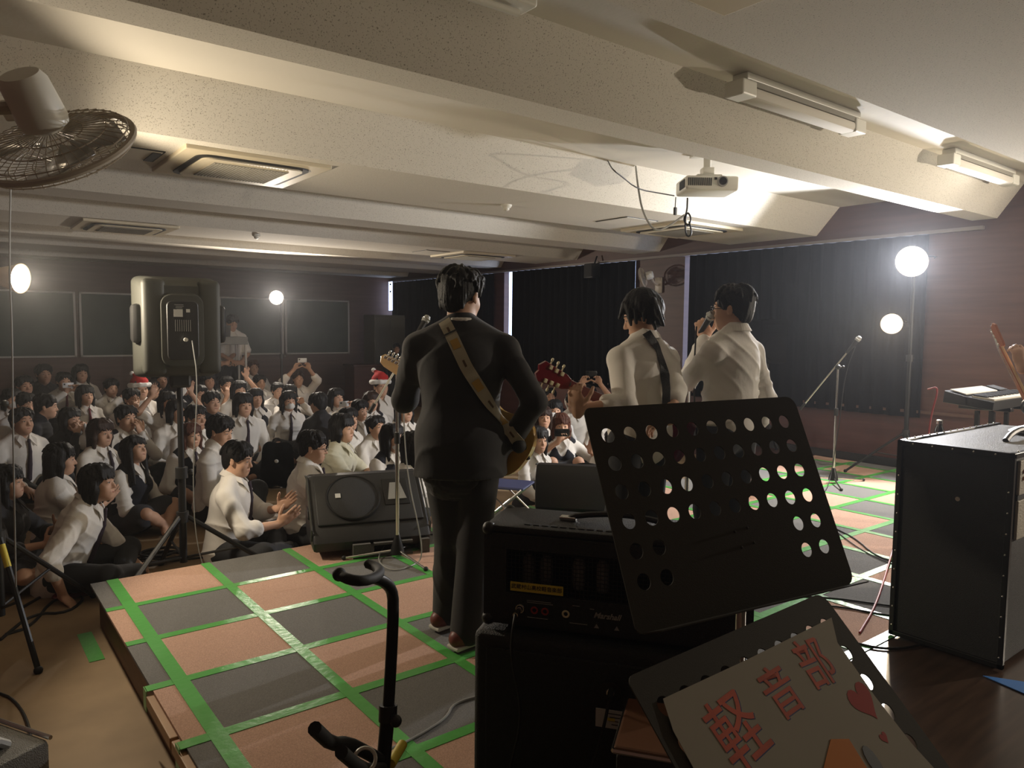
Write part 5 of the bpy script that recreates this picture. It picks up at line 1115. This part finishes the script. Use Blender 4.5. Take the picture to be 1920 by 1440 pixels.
def strap_mesh(Q, nn, width, mname, parent, name, org, t0=0, t1=1, off=0, thick=.003):
    b = MB(); L = len(Q); i0, i1 = int(t0 * (L - 1)), int(t1 * (L - 1)); A = []; Bq = []
    for i in range(i0, i1 + 1):
        t = (Q[min(i + 1, L - 1)] - Q[max(i - 1, 0)]).normalized(); s_ = t.cross(nn[i]).normalized(); c = Q[i] + nn[i] * off - org
        A.append([b.bm.verts.new(c + s_ * width * k / 2) for k in (-1, -.35, .35, 1)]); Bq.append([b.bm.verts.new(c + s_ * width * k / 2 + nn[i] * thick) for k in (-1, -.35, .35, 1)])
    for X_ in (A, Bq):
        for a, c in zip(X_, X_[1:]):
            for k in range(3): b.bm.faces.new((a[k], a[k + 1], c[k + 1], c[k]))
    for a, c, a2, c2 in zip(A, A[1:], Bq, Bq[1:]):
        b.bm.faces.new((a[0], c[0], c2[0], a2[0])); b.bm.faces.new((a[3], a2[3], c2[3], c[3]))
    return b.build(name, mname, parent, True)
def guitar(label, tail, headp, front, body_m, neck_m, head_m, style, group='electric guitars', pegs='chrome', scale=1.0):
    """tail = strap-button end, headp = tip of the headstock"""
    tail, headp = Vector(tail), Vector(headp); u = (headp - tail); Lg = u.length; u.normalize(); n = Vector(front); n = (n - u * n.dot(u)).normalized(); v = n.cross(u)
    T = thing('electric_guitar', label, 'guitar', tail, 0, group); k = Lg / 1.0; P = lambda a, b_, c=0: u * a * k + v * b_ * k + n * c * k
    if style == 'strat': out = [(0, 0), (.01, .09), (.06, .155), (.14, .165), (.20, .135), (.26, .125), (.33, .155), (.40, .165), (.43, .140), (.40, .10), (.355, .055), (.35, -.045), (.38, -.09), (.395, -.125), (.36, -.145), (.30, -.125), (.23, -.115), (.15, -.150), (.07, -.150), (.015, -.09)]
    else: out = [(0, 0), (.01, .09), (.05, .150), (.12, .160), (.19, .125), (.25, .115), (.31, .140), (.35, .130), (.345, .09), (.315, .045), (.315, -.045), (.345, -.09), (.35, -.130), (.31, -.140), (.25, -.115), (.19, -.125), (.12, -.160), (.05, -.150), (.01, -.09)]
    sm = out
    for _ in range(2): sm = [q for a, b_ in zip(sm, sm[1:] + sm[:1]) for q in ((a[0] * .75 + b_[0] * .25, a[1] * .75 + b_[1] * .25), (a[0] * .25 + b_[0] * .75, a[1] * .25 + b_[1] * .75))]
    MB().prism([(a * k, b_ * k) for a, b_ in sm], (0, 0, 0), (u, v, n), .045 * k, bevel=.008).build('body', body_m, T, True)
    MB().prism([(.34 * k, -.028 * k), (.34 * k, .028 * k), (.80 * k, .0215 * k), (.80 * k, -.0215 * k)], n * .026 * k, (u, v, n), .022 * k, bevel=.006).build('neck', neck_m, T, True)
    MB().box(P(.57, 0, .0385), (.46 * k, .046 * k, .005), (u, v, n)).build('fretboard', 'orange_wood' if style != 'strat' else 'maple', T)
    if style == 'strat': hp = [(.80, -.022), (.80, .022), (.835, .030), (.86, .030), (.985, .012), (1.0, -.010), (.985, -.040), (.955, -.048), (.86, -.045), (.83, -.030)]
    else: hp = [(.80, -.022), (.80, .022), (.83, .034), (.96, .046), (.985, .020), (.975, 0), (.985, -.020), (.96, -.046), (.83, -.034)]
    hs = MB().prism([(a * k, b_ * k) for a, b_ in hp], n * (.018 if style == 'strat' else .010) * k, (u, v, n), .014 * k, bevel=.002).build('headstock', head_m, T)
    if style == 'strat': pg = [(.845 + i * .024, -1 if False else 1, .031 - i * .003) for i in range(6)]
    elif style == 'bass': pg = [(.85 + i * .034, 1, .034) for i in range(4)]
    else: pg = [(.86 + i * .034, s_, .040 + i * .002) for i in range(3) for s_ in (-1, 1)]
    for a, s_, r_ in pg:
        sg = s_ if style != 'strat' else 1
        MB().cyl(P(a, sg * (r_ - .006), .012), P(a, sg * (r_ + .012), .012), .0035, n=8).ball(P(a, sg * (r_ + .019), .012), (.006, .010, .008), (u, v, n), 10, 6).build('tuning_peg', pegs, hs, True)
        MB().cyl(P(a, sg * (r_ - .016), .02), P(a, sg * (r_ - .016), .036), .0035, n=8).build('string_post', 'chrome', hs, True)
        MB().box(P(a, sg * (r_ - .014), .001), (.016 * k, .018 * k, .012), (u, v, n), bevel=.002).build('tuner_housing', 'chrome' if style != 'lp' else 'cream_plastic', hs)
    b = MB()
    for i in range(6): b.tube([P(.10, -.022 + i * .0088, .034), P(.80, -.016 + i * .0064, .046), P(.86 + .018 * i, (.012 if style == 'strat' else 0), .034)], .0007, 4)
    b.build('strings', 'chrome', T); MB().box(P(.10, 0, .030), (.03 * k, .075 * k, .014), (u, v, n), bevel=.003).build('bridge', 'chrome', T, True)
    for a in (.17, .24): MB().box(P(a, 0, .026), (.022 * k, .075 * k, .012), (u, v, n), bevel=.003).build('pickup', 'black_plastic', T)
    for i in range(3): MB().cyl(P(.06 + .05 * i, -.10 + .012 * i, .02), P(.06 + .05 * i, -.10 + .012 * i, .035), .011, n=14).build('knob', 'white_plastic', T, True)
    return T, P
# --- suited guitarist
L1 = V(1.87, 2.80, ST); y1 = yawto(.60, .80); s1 = 1.05
w2 = lambda p: W2P(p, L1, y1, s1); X1 = V(*D2P((1, .12, 0), y1))
aL, aR = V(*w2((1.90, 2.95, ST + .09))), V(*w2((1.85, 2.71, ST + .09)))
legs1 = {-1: ((-.085, .02, .87), tuple((V(-.07, .02, .48) + X1 * .04)), tuple(aL), tuple(aL + X1 * .17 - V(0, 0, .05))), 1: ((.085, -.02, .87), tuple((V(.03, -.05, .48) + X1 * .05)), tuple(aR), tuple(aR + X1 * .17 - V(0, 0, .05)))}
hn1 = w2(at(778, 722, r=3.78)); hr1 = w2(at(955, 830, r=3.42))
p1 = person('person in a long black suit jacket, back to the camera, guitar strap across the back', L1, y1, s1, 'stand', lean=.02, head=(-.55, -.12, 0), shirt='suit_black', jacket=True, legs=legs1, shoes='shoe_brown', vox=.0075, seed=7, fold=.006, wide=.014,
            arms=((hr1, (.6, -.5, -.85), D2P((-.4, .5, -.4), y1), D2P((.2, .7, .6), y1), .5), (hn1, (-.30, -.1, -1), D2P((-.3, .5, .5), y1), D2P((-.5, .5, 0), y1), .8)), collar=False,
            fine=[((x, -.075, .03), (x * 1.05, -.066, -.055), .022, .012) for x in (-.05, -.03, -.01, .01, .03, .05)])
col = [cap(p1['tf'](.058 * math.cos(a), -.012 + .056 * math.sin(a), .515), p1['tf'](.058 * math.cos(a + .35), -.012 + .056 * math.sin(a + .35), .515), .010, .010, .006) for a in np.arange(PI * .85, PI * 2.1, .3)]
mesh_obj('shirt_collar', surf(col + [], .005), 'shirt_white', p1['T'])
G1, GP = guitar('pale yellow electric guitar worn by the suited guitarist, its lit headstock at left', at(990, 862, r=3.46), at(714, 664, r=3.86), (.5, .85, .12), 'guitar_butter', 'maple', 'maple', 'strat')
tree = bvh(kids(p1['T'], 'jacket', 'body'))
Q, nn = ribbon(tree, [(832, 600), (848, 632), (875, 690), (915, 752), (950, 800), (978, 838)], .05)
org = G1.location
sp_ = strap_mesh(Q, nn, .055, 'strap_cream', G1, 'strap', org)
for i in range(7):
    t = .10 + i * .13; strap_mesh(Q, nn, .036, 'strap_gold' if i % 2 else 'strap_print', sp_, 'strap_motif', org, t, t + (.06 if i % 2 else .035), .004, .001) if i % 2 else strap_mesh(Q, nn, .010, 'strap_print', sp_, 'strap_motif', org, t, t + .05, .004, .001)
strap_mesh(Q, nn, .060, 'black_metal', sp_, 'strap_buckle', org, .155, .175, .002, .006)
e_ = Q[-1] - org; MB().tube([e_, e_ * .5 + V(.03, .03, .02), V(0, 0, .0)], .012, 8, smooth=1).ball(e_ + V(.0, .0, -.01), (.035, .03, .035)).build('strap_end', 'rubber', sp_, True)
# --- second guitarist
hd2 = at(1200, 575, r=3.93); L2 = V(hd2.x + .02, hd2.y - .0, ST); y2 = yawto(.02, 1); s2 = 1.0
w2 = lambda p: W2P(p, L2, y2, s2)
wr2 = w2(at(1082, 768, r=3.55)); wr2r = w2(at(1262, 800, r=3.6))
p2 = person('guitarist with tousled hair and rolled white sleeves, red guitar neck in hand', L2, y2, s2, 'stand', lean=-.02, head=(.82, -.36, .0), shirt='shirt_white', sleeve='rolled', untuck=.06, shoes='shoe_brown', vox=.0065, seed=9, fold=.009,
            arms=((wr2r, (.8, -.5, -.4), D2P((-.5, .6, -.3), y2), D2P((.2, .4, .9), y2), .5), (wr2, (-.2, -.8, -.9), D2P((-.12, .10, .99), y2), D2P((-.93, -.35, .05), y2), .7, [.75, .85, .95, 1.05], .6)), hair='short',
            fine=[((0, -.02, .055), (0, -.035, .03), .0975, .096)] + [((sx * .05 + dx, -.06 + dy, .06), (sx * .085 + dx * 1.2, -.07 + dy * 1.3, -.06 + dz), .026, .008) for sx in (-1, 0, 1) for dx, dy, dz in ((0, 0, 0), (.02, -.02, .015), (-.02, -.01, -.015), (.01, .02, -.02))] + [((sx * .06, y_, .07), (sx * .098, y_ + .02, -.02), .022, .007) for sx in (-1, 1) for y_ in (.05, .02, -.02)] + [((x, .06, .09), (x * 1.2, .112, .030), .018, .006) for x in (-.05, -.03, -.01, .01, .03, .05)])
G2, GP2 = guitar('red electric guitar of the second guitarist, dark red headstock with cream pegs', at(1290, 826, r=4.22), at(1004, 690, r=3.48), (-.25, .92, .25), 'guitar_red', 'neck_red', 'guitar_red', 'lp', pegs='cream_plastic')
tree = bvh(kids(p2['T'], 'shirt', 'body'))
Q, nn = ribbon(tree, [(1211, 622), (1232, 650), (1245, 690), (1250, 730), (1249, 765)], .05)
if len(Q) > 8: strap_mesh(Q, nn, .046, 'strap_black', G2, 'strap', G2.location)
MB().box(GP2(.80, 0, .042), (.03, .07, .03), (1, 0, 0) and (V(1, 0, 0), V(0, 1, 0), V(0, 0, 1)), bevel=.006).build('capo', 'black_metal', G2)
# --- singer
hd3 = at(1366, 565, r=4.12); L3 = V(hd3.x + .03, hd3.y + .0, ST); y3 = yawto(-.02, 1); s3 = 1.03
w2 = lambda p: W2P(p, L3, y3, s3)
wr3 = w2(at(1322, 634, r=4.24)); mc = at(1334, 591, r=4.16)
p3 = person('singer in a white shirt and glasses holding a microphone to his mouth', L3, y3, s3, 'stand', lean=-.03, head=(.42, -.05, 0), shirt='shirt_white', sleeve='long', glasses=True, shoes='shoe_brown', vox=.0065, seed=12, fold=.009,
            arms=('down', (wr3, (-.35, .25, -1), D2P((.03, .35, .95), y3), D2P((-.75, -.5, .2), y3), .95, [1.0, 1.05, 1.1, 1.15], .9)), hair='short', fine=[((x, -.085, .03), (x * 1.05, -.070, -.060), .020, .010) for x in (-.05, -.03, -.01, .01, .03, .05)])
microphone(mc, Vector(mc) - at(1314, 622, r=4.24), 'microphone in the hand of the singer')
tfw = p3['tf']; bl = MB()
MB().tube([p3['tf'](.158 * math.cos(a), .118 * math.sin(a), .025) for a in np.linspace(0, 2 * PI, 25)], .016, 8).build('belt', 'black_plastic', p3['T'], True)
# --- bass player cut off by the right edge
L4 = V(5.55, 1.45, ST); y4 = yawto(-.35, .9); w2 = lambda p: W2P(p, L4, y4, 1.02)
h4 = at(1897, 690, r=5.05)
p4 = person('person at the right edge gripping a bass guitar neck, mostly out of view', L4, y4, 1.02, 'stand', shirt='suit_black', sleeve='short', vox=.0085, seed=15, arms=('down', (w2(h4), (-.6, -.5, -.8), D2P((-.1, .2, .95), y4), D2P((-.6, -.7, .1), y4), .8)), shoes='shoe_brown')
guitar('bass guitar at the right edge, orange headstock raised', at(1985, 850, r=5.0), at(1862, 604, r=5.25), (-.4, .85, .2), 'guitar_red', 'maple', 'orange_wood', 'bass')
# ------------------------------------------------------------------ audience
H0 = .888
ADJ = {(180, 845): (-0.806, 180), (442, 817): (-0.774, 441), (583, 797): (-0.759, 583), (248, 808): (-0.852, 248), (356, 785): (-0.849, 356), (703, 772): (-0.826, 703), (640, 768): (-0.744, 639), (408, 770): (-0.720, 408), (108, 822): (-0.828, 108), (184, 777): (-0.785, 185), (234, 752): (-0.751, 234), (38, 757): (-0.745, 38), (8, 862): (-0.874, 9), (455, 730): (-0.710, 455), (540, 727): (-0.768, 540), (479, 722): (-0.766, 478), (486, 698): (-0.749, 486), (558, 690): (-0.694, 558), (543, 716): (-0.772, 543), (597, 730): (-0.745, 598), (630, 722): (-0.773, 629), (713, 697): (-0.607, 713), (695, 728): (-0.767, 695), (672, 743): (-0.793, 672), (652, 758): (-0.808, 652), (735, 786): (-0.786, 734), (757, 742): (-0.757, 757), (428, 672): (-0.593, 428), (474, 670): (-0.594, 474), (424, 700): (-0.701, 424), (372, 716): (-0.736, 372), (262, 703): (-0.656, 261), (244, 722): (-0.743, 245), (283, 707): (-0.728, 283), (312, 728): (-0.757, 312), (207, 705): (-0.728, 206), (158, 716): (-0.735, 158), (118, 692): (-0.658, 118), (80, 677): (-0.561, 80), (150, 677): (-0.584, 150), (82, 728): (-0.700, 82), (44, 698): (-0.649, 44), (20, 722): (-0.740, 20), (45, 725): (-0.719, 46), (128, 757): (-0.808, 129), (365, 752): (-0.749, 365), (330, 742): (-0.751, 330), (395, 727): (-0.727, 395), (447, 708): (-0.716, 447), (520, 712): (-0.782, 520), (300, 688): (-0.635, 300), (345, 700): (-0.706, 345), (390, 692): (-0.677, 390), (1052, 768): (-0.804, 1052), (1006, 792): (-0.830, 1006), (1040, 743): (-0.786, 1040), (1018, 755): (-0.799, 1019), (1104, 716): (-0.707, 1104), (1032, 722): (-0.786, 1031), (1075, 728): (-0.734, 1075), (1140, 745): (-0.765, 1140), (1150, 800): (-0.920, 1149), (775, 800): (-0.773, 775)}
def rng0(p): return math.hypot(p.x, p.y)
def seated(px, py, label, zc=-.77, look=(3.7, 2.7), group=None, yawoff=0, **k):
    zc, px = ADJ.get((px, py), (zc, px)); p = at(px, py, z=CAMZ + zc); s = (zc + CAMZ) / H0; dx, dy = look[0] - p.x, look[1] - p.y; yw_ = yawto(dx, dy) + yawoff
    if rng0(p) > 6.6 and 'pose' not in k and 'legs' not in k: k['legs'] = {sx: ((sx * .09, .02, .10), (sx * .20, .30, .22), (-sx * .03, .36, .055), (-sx * .10, .40, .045)) for sx in (-1, 1)}
    if 'hipz' in k: s = (zc + CAMZ) / (H0 - .11 + k['hipz'])
    rng = math.hypot(p.x, p.y); vx = .0075 if rng < 6.3 else .0095 if rng < 8.5 else .012 if rng < 11 else .014
    ln = k.get('lean', .10); f_ = Vector((-math.sin(yw_), math.cos(yw_), 0)); loc = V(p.x, p.y, 0) - f_ * math.sin(ln) * .62 * s; k.setdefault('vox', vx / s)
    k.setdefault('seed', int(px * 7 + py)); hd_ = k.pop('head', (0, .16, 0)); k.setdefault('fold', .008)
    return person(label, loc, yw_, s, head=hd_, group=group, lean=k.pop('lean', .10), **k)
def phone(inf, label, off=(0, .035, .09), side=None, m_='phone_white', rot=0, grp='phones held up by the audience', wide=True):
    if side is None: c = (Vector(inf['AR'][1][2]) + Vector(inf['AR'][-1][2])) / 2
    else: c = Vector(inf['AR'][side][2])
    B = inf['B']; p = c + Vector(B[0]) * off[0] + Vector(B[1]) * off[1] + Vector(B[2]) * off[2]
    T = thing('mobile_phone', label, 'phone', inf['world'](p), inf['T'].rotation_euler.z + rot, grp)
    w_, h_ = (.148, .073) if wide else (.073, .148)
    MB().box((0, 0, 0), (w_, .009, h_), bevel=.004).build('case', m_, T, True); MB().box((0, -.005, 0), (w_ - .012, .0012, h_ - .010)).build('screen', 'phone_screen', T)
    MB().box((w_ * .33 if wide else .018, .0052, h_ * .2), (.022, .003, .022), bevel=.001).build('camera_bump', 'lens_glass', T)
    return T
f_ = dict(sex='f'); sk = dict(sex='f', lower='skirt')
# front rows
seated(180, 845, 'student with a dark bob and loosened tie leaning on one hand beside the stage corner', -.80, sex='m', hair='bob', lean=.38, tilt=.05, look=(4.5, 4.2), arms=('floor', 'knee'), sleeve='rolled', tie='tie_dark', head=(-.35, .45, 0), untuck=.10, legs={1: ((.09, .02, .10), (.36, .33, .16), (-.02, .46, .06), (-.17, .47, .05)), -1: ((-.09, .02, .10), (-.30, .36, .15), (.10, .36, .06), (.24, .37, .05))}, fold=.009)
seated(442, 817, 'boy with short black hair and dark tie clapping in the front row', -.73, arms=('clapw', 'clap'), sleeve='rolled', tie='tie_dark', look=(5.0, 3.6), head=(-.30, -.02, 0), lean=.14, untuck=.06, fold=.009, shoes='black_plastic')
seated(583, 797, 'boy with glasses and loosened dark tie behind the left wedge monitor', -.73, glasses=True, tie='tie_dark', sleeve='rolled', look=(5.4, 4.2), arms=('clapw', 'knee'), head=(-.25, .05, 0), lean=.16, fold=.009)
seated(248, 808, 'girl with long dark hair and dark knitted vest looking up, left of the speaker stand', -.80, hair='long', vest='vest_navy', sleeve='rolled', look=(4.6, 3.2), arms=('lapc', 'lapc'), head=(-.1, .42, -.15), **sk)
seated(356, 785, 'smiling brown-haired girl in a vest and black tie behind the speaker stand pole', -.80, hair='mid', haircol='auburn', vest='vest_navy', tie='tie_dark', look=(3.0, 2.5), arms=('lap', 'lapc'), head=(0, .12, .05), **sk)
seated(703, 772, 'boy in a plain short-sleeved white shirt looking up, just left of the chrome stand', -.73, sleeve='short', look=(4.6, 3.3), arms=('knee', 'knee'), head=(-.15, .25, 0), fold=.009)
seated(640, 768, 'girl with a bob and cream polo shirt clapping, behind the boy with glasses', -.78, hair='bob', shirt='shirt_cream', sleeve='short', look=(5.2, 4.2), arms=('clap', 'clap'), head=(-.3, .12, 0), **sk)
seated(408, 770, 'boy in shirt and tie looking aside, right behind the clapping boy', -.75, tie='tie_dark', look=(5.2, 4.2), head=(-.3, -.12, 0), arms=('lap', 'lap'))
seated(108, 822, 'girl with long dark hair in profile, arm over her knee, left of the leaning student', -.80, hair='long', look=(5.5, 6.2), arms=('clap', 'lap'), head=(-.25, .05, 0), sleeve='rolled', **sk)
seated(184, 777, 'brown-haired girl in shirt and loose tie behind the leaning student', -.79, hair='mid', haircol='brown', tie='tie_dark', look=(4.6, 3.6), head=(-.2, .1, 0), **sk)
seated(234, 752, 'boy with thick dark hair and dark vest above the girl who looks up', -.77, vest='vest_navy', look=(3.6, 2.6), arms=('lap', 'chin'))
seated(38, 757, 'boy with open collar and dark tie at the left edge beside the thin cord', -.76, tie='tie_dark', look=(3.2, 3.0), arms=('knee', 'lap'), skin='skin_dark', lean=.05)
seated(8, 862, 'student in dark clothes sitting against the left lamp stand', -.80, hair='long', shirt='suit_black', look=(3.5, 4.0), arms=('clapw', 'clap'), sleeve='rolled', **sk)
seated(455, 730, 'long-haired boy with dark shoulder straps and tie in the middle of the crowd', -.72, tie='tie_dark', look=(3.4, 2.2), arms=('lapc', 'lapc'), head=(-.05, .05, 0), hair='bob', lean=.05)
seated(540, 727, 'girl with a white face mask and dark ribbon tie in the middle of the crowd', -.76, hair='mid', mask=True, tie='tie_dark', look=(3.2, 2.4), arms=('lap', 'lapc'), **sk)
seated(479, 722, 'girl in a navy vest behind the long-haired boy', -.76, hair='mid', vest='vest_navy', look=(3.6, 2.6), **sk)
seated(486, 698, 'short-haired boy in a white shirt rising behind the girl in the navy vest', -.70, look=(5.0, 3.0), arms=('lap', 'lap'))
q = seated(558, 690, 'kneeling person holding a phone high with both hands, rear centre', -.66, arms=('phonehi', 'phonehi'), haircol='brown', sleeve='rolled', look=(3.8, 2.6)); phone(q, 'white phone held highest in the rear centre', (0, .02, .13))
q = seated(543, 716, 'student half hidden behind the masked girl, phone raised', -.74, arms=('phone', 'phone'), vest='vest_navy', look=(3.8, 2.6), sex='f', hair='mid'); phone(q, 'upright white phone just behind the masked girl', (.08, .03, .07), wide=False)
seated(597, 730, 'backlit student in a black jacket turned away, right of the masked girl', -.76, shirt='suit_black', look=(2.0, 14), hair='short', head=(0, 0, 0))
q = seated(630, 722, 'student in a white shirt holding a phone sideways in the middle of the crowd', -.74, arms=('phone', 'phone'), look=(5.2, 3.6), hair='mid', sex='f'); phone(q, 'white phone held sideways beside the chrome stand', (.10, .05, .07))
seated(713, 697, 'person in a red and white santa hat beside the lit guitar headstock', -.58, hat=True, sleeve='short', look=(4.2, 2.8), arms=('lap', 'lap'))
seated(695, 728, 'smiling girl in a vest below the right santa hat', -.76, hair='mid', haircol='brown', vest='vest_navy', look=(3.6, 2.6), **sk)
seated(672, 743, 'dark-haired boy in profile between the smiling girl and the short-sleeved boy', -.74, look=(5.8, 4.6), head=(-.3, 0, 0))
seated(652, 758, 'dark head half hidden behind the girl with the cream polo shirt', -.76, hair='mid', look=(4.6, 3.4), sex='f')
seated(735, 786, 'girl with long hair and white mask behind the chrome microphone stand', -.80, hair='long', mask=True, vest='vest_navy', look=(4.0, 3.0), arms=('clap', 'lap'), **sk)
seated(757, 742, 'long-haired girl against the left sleeve of the black suit', -.77, hair='long', look=(4.2, 3.0), sex='f')
seated(428, 672, 'person with a pale face below the metal cart', -.60, look=(3.4, 2.4), haircol='brown')
seated(474, 670, 'person with reddish hair and white shirt right of the metal cart', -.62, haircol='auburn', look=(3.8, 2.4), sleeve='short')
seated(424, 700, 'student with both hands raised to the face below the metal cart', -.70, arms=('chin', 'raise'), look=(3.6, 2.4), sleeve='short')
q = seated(372, 716, 'dark-haired student raising one hand beside the speaker stand pole', -.72, arms=('raise', 'lap'), look=(3.8, 2.8), skin='skin_dark')
seated(262, 703, 'person in a santa hat at the left, behind two dark heads', -.68, hat=True, look=(3.6, 2.8), sleeve='short')
seated(244, 722, 'student with hand to mouth in front of the left santa hat', -.75, arms=('chin', 'lap'), look=(4.4, 3.0), sleeve='rolled')
seated(283, 707, 'person in a dark jacket right of the left santa hat', -.70, shirt='suit_black', look=(5.5, 4.5))
q = seated(312, 728, 'student in a white shirt with an arm up left of the speaker stand pole', -.76, arms=('raise', 'raise'), sleeve='short', look=(3.8, 2.8), hair='mid', sex='f')
seated(207, 705, 'boy in profile in a white shirt above the brown-haired girl', -.70, look=(5.8, 5.2), head=(-.3, .05, 0), arms=('phone', 'lap'))
seated(158, 716, 'girl in a white shirt with a dark red tie left of the boy in profile', -.74, hair='mid', tie='tie_red', look=(4.2, 3.2), **sk)
q = seated(118, 692, 'person with a red lanyard holding up a phone, far left rear', -.66, arms=('phone', 'phone'), tie='tie_red', look=(3.6, 2.8)); phone(q, 'shining phone in the far left rear', (.06, .05, .10))
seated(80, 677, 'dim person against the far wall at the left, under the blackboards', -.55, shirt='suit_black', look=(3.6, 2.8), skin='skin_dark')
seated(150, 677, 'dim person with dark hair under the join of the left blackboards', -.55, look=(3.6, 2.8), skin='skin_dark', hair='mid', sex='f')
seated(82, 728, 'person in a dark sweatshirt turned sideways at the left', -.72, shirt='vest_navy', look=(6.0, 8.0), vox=.011, lean=.25, collar=False)
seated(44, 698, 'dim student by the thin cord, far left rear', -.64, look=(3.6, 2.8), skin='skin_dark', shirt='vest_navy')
seated(20, 722, 'student with a white mask at the left edge of the crowd', -.74, mask=True, look=(3.6, 2.8), hair='bob', sex='f')
seated(45, 725, 'round-shouldered student in a pale shirt behind the boy with open collar', -.74, look=(3.6, 3.4), lean=.3)
q = seated(128, 757, 'student hugging a white plush toy, left part of the crowd', -.78, hair='mid', shirt='suit_black', arms=('chin', 'chin'), look=(4.4, 3.6), sex='f')
w_ = q['world'](q['tf'](.02, .24, .42)); T = thing('plush_toy', 'white plush toy held up in the left part of the crowd', 'toy', w_)
mesh_obj('toy_body', surf([ell((0, 0, 0), (.07, .06, .08), None, .02), ell((.05, 0, .10), (.06, .055, .055), None, .02), ell((.01, 0, .16), (.015, .02, .035), None, .01), ell((.09, 0, .16), (.015, .02, .035), None, .01), cap((.05, -.02, .0), (.13, -.05, .02), .022, .02, .01), cap((-.05, -.02, .0), (-.10, -.06, -.03), .022, .02, .01)], .006), 'mask_white', T)
seated(365, 752, 'boy with brownish face right behind the speaker stand pole', -.76, look=(4.0, 3.0), skin='skin_dark')
seated(330, 742, 'student hidden behind the speaker stand pole', -.76, look=(4.0, 3.0), hair='bob', sex='f')
seated(395, 727, 'dark-haired student crouching between the pole and the long-haired boy', -.76, look=(4.0, 3.0), shirt='vest_navy')
seated(447, 708, 'dim student left of the short-haired boy in white', -.70, look=(3.8, 2.8), hair='mid', sex='f')
seated(520, 712, 'dark head between the short-haired boy and the raised phone', -.74, look=(3.8, 2.8))
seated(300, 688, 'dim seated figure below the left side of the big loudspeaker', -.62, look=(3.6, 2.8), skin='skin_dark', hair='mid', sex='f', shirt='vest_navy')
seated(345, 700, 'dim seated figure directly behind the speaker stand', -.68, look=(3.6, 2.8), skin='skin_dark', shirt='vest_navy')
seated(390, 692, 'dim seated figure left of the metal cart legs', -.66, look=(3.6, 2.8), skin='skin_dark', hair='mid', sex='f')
# right-hand part, between the band members
q = seated(1052, 768, 'girl in a vest holding a phone up beside the red guitar neck', -.78, hair='mid', haircol='auburn', vest='vest_navy', look=(3.0, 2.4), arms=('phone', 'cheer'), sleeve='short', pose='kneesup', head=(0, .1, 0), **sk); phone(q, 'black phone with a lit screen held by the girl in the vest', (-.02, .06, .10), 1, 'phone_black')
seated(1006, 792, 'student with bent knee and long white sock beside the right wedge monitor', -.84, hair='long', look=(4.6, 2.9), pose='kneesup', arms=('knee', 'lap'), head=(-.3, .1, 0), **sk)
q = seated(1040, 743, 'student with a white phone just behind the girl in the vest', -.78, hair='mid', look=(3.0, 2.4), arms=('phone', 'lap'), sex='f'); phone(q, 'small white phone behind the girl in the vest', (.04, .06, .10), 1)
seated(1018, 755, 'brown-haired student below the red headstock', -.78, hair='long', haircol='brown', look=(3.2, 2.4), sex='f')
q = seated(1104, 716, 'dark-haired person holding a phone overhead behind the red guitar neck', -.68, arms=('phonehi', 'phonehi'), look=(3.4, 2.6), sleeve='short'); phone(q, 'phone held overhead behind the red guitar neck', (0, .02, .12), None, 'phone_black')
seated(1032, 722, 'dim student right behind the red headstock', -.72, look=(3.4, 2.6), skin='skin_dark', shirt='vest_navy')
seated(1075, 728, 'dim student under the red guitar neck', -.74, look=(3.4, 2.6), skin='skin_dark')
seated(1140, 745, 'student hidden behind the rolled sleeve of the second guitarist', -.76, look=(3.4, 2.6), hair='mid', sex='f')
seated(1150, 800, 'seated student visible only through the holes of the big music stand', -.80, look=(3.4, 2.6))
seated(775, 800, 'student with crossed legs between the chrome stand and the black trousers', -.80, look=(4.6, 3.2), hair='mid', arms=('lap', 'lap'), legs={1: ((.09, .02, .10), (.25, .30, .22), (.30, .62, .06), (.32, .78, .04)), -1: ((-.09, .02, .10), (-.30, .30, .15), (.05, .40, .06), (.2, .42, .05))}, shoes='black_plastic', **sk)
# behind the cart, and the far corner
for px, lab, sd in ((404, 'person standing at the tall cart, half hidden by the loudspeaker', 3), (431, 'person in a white shirt working at the tall cart', 4)):
    p = at(px, 588, Y=13.45); person(lab, (p.x, 13.45, .0), yawto(.1, -1), (p.z) / 1.66, 'stand', arms=('lapc', 'lapc'), sleeve='short', vox=.014, seed=sd, head=(0, -.3, 0), skin='skin_dark')
p = at(742, 642, Y=13.4); person('dim person standing beside the grey cabinet at the far corner', (p.x, 13.4, 0), yawto(-.3, -1), p.z / 1.66, 'stand', shirt='vest_navy', vox=.014, seed=6, skin='skin_dark', arms=('down', 'down'))
o = None
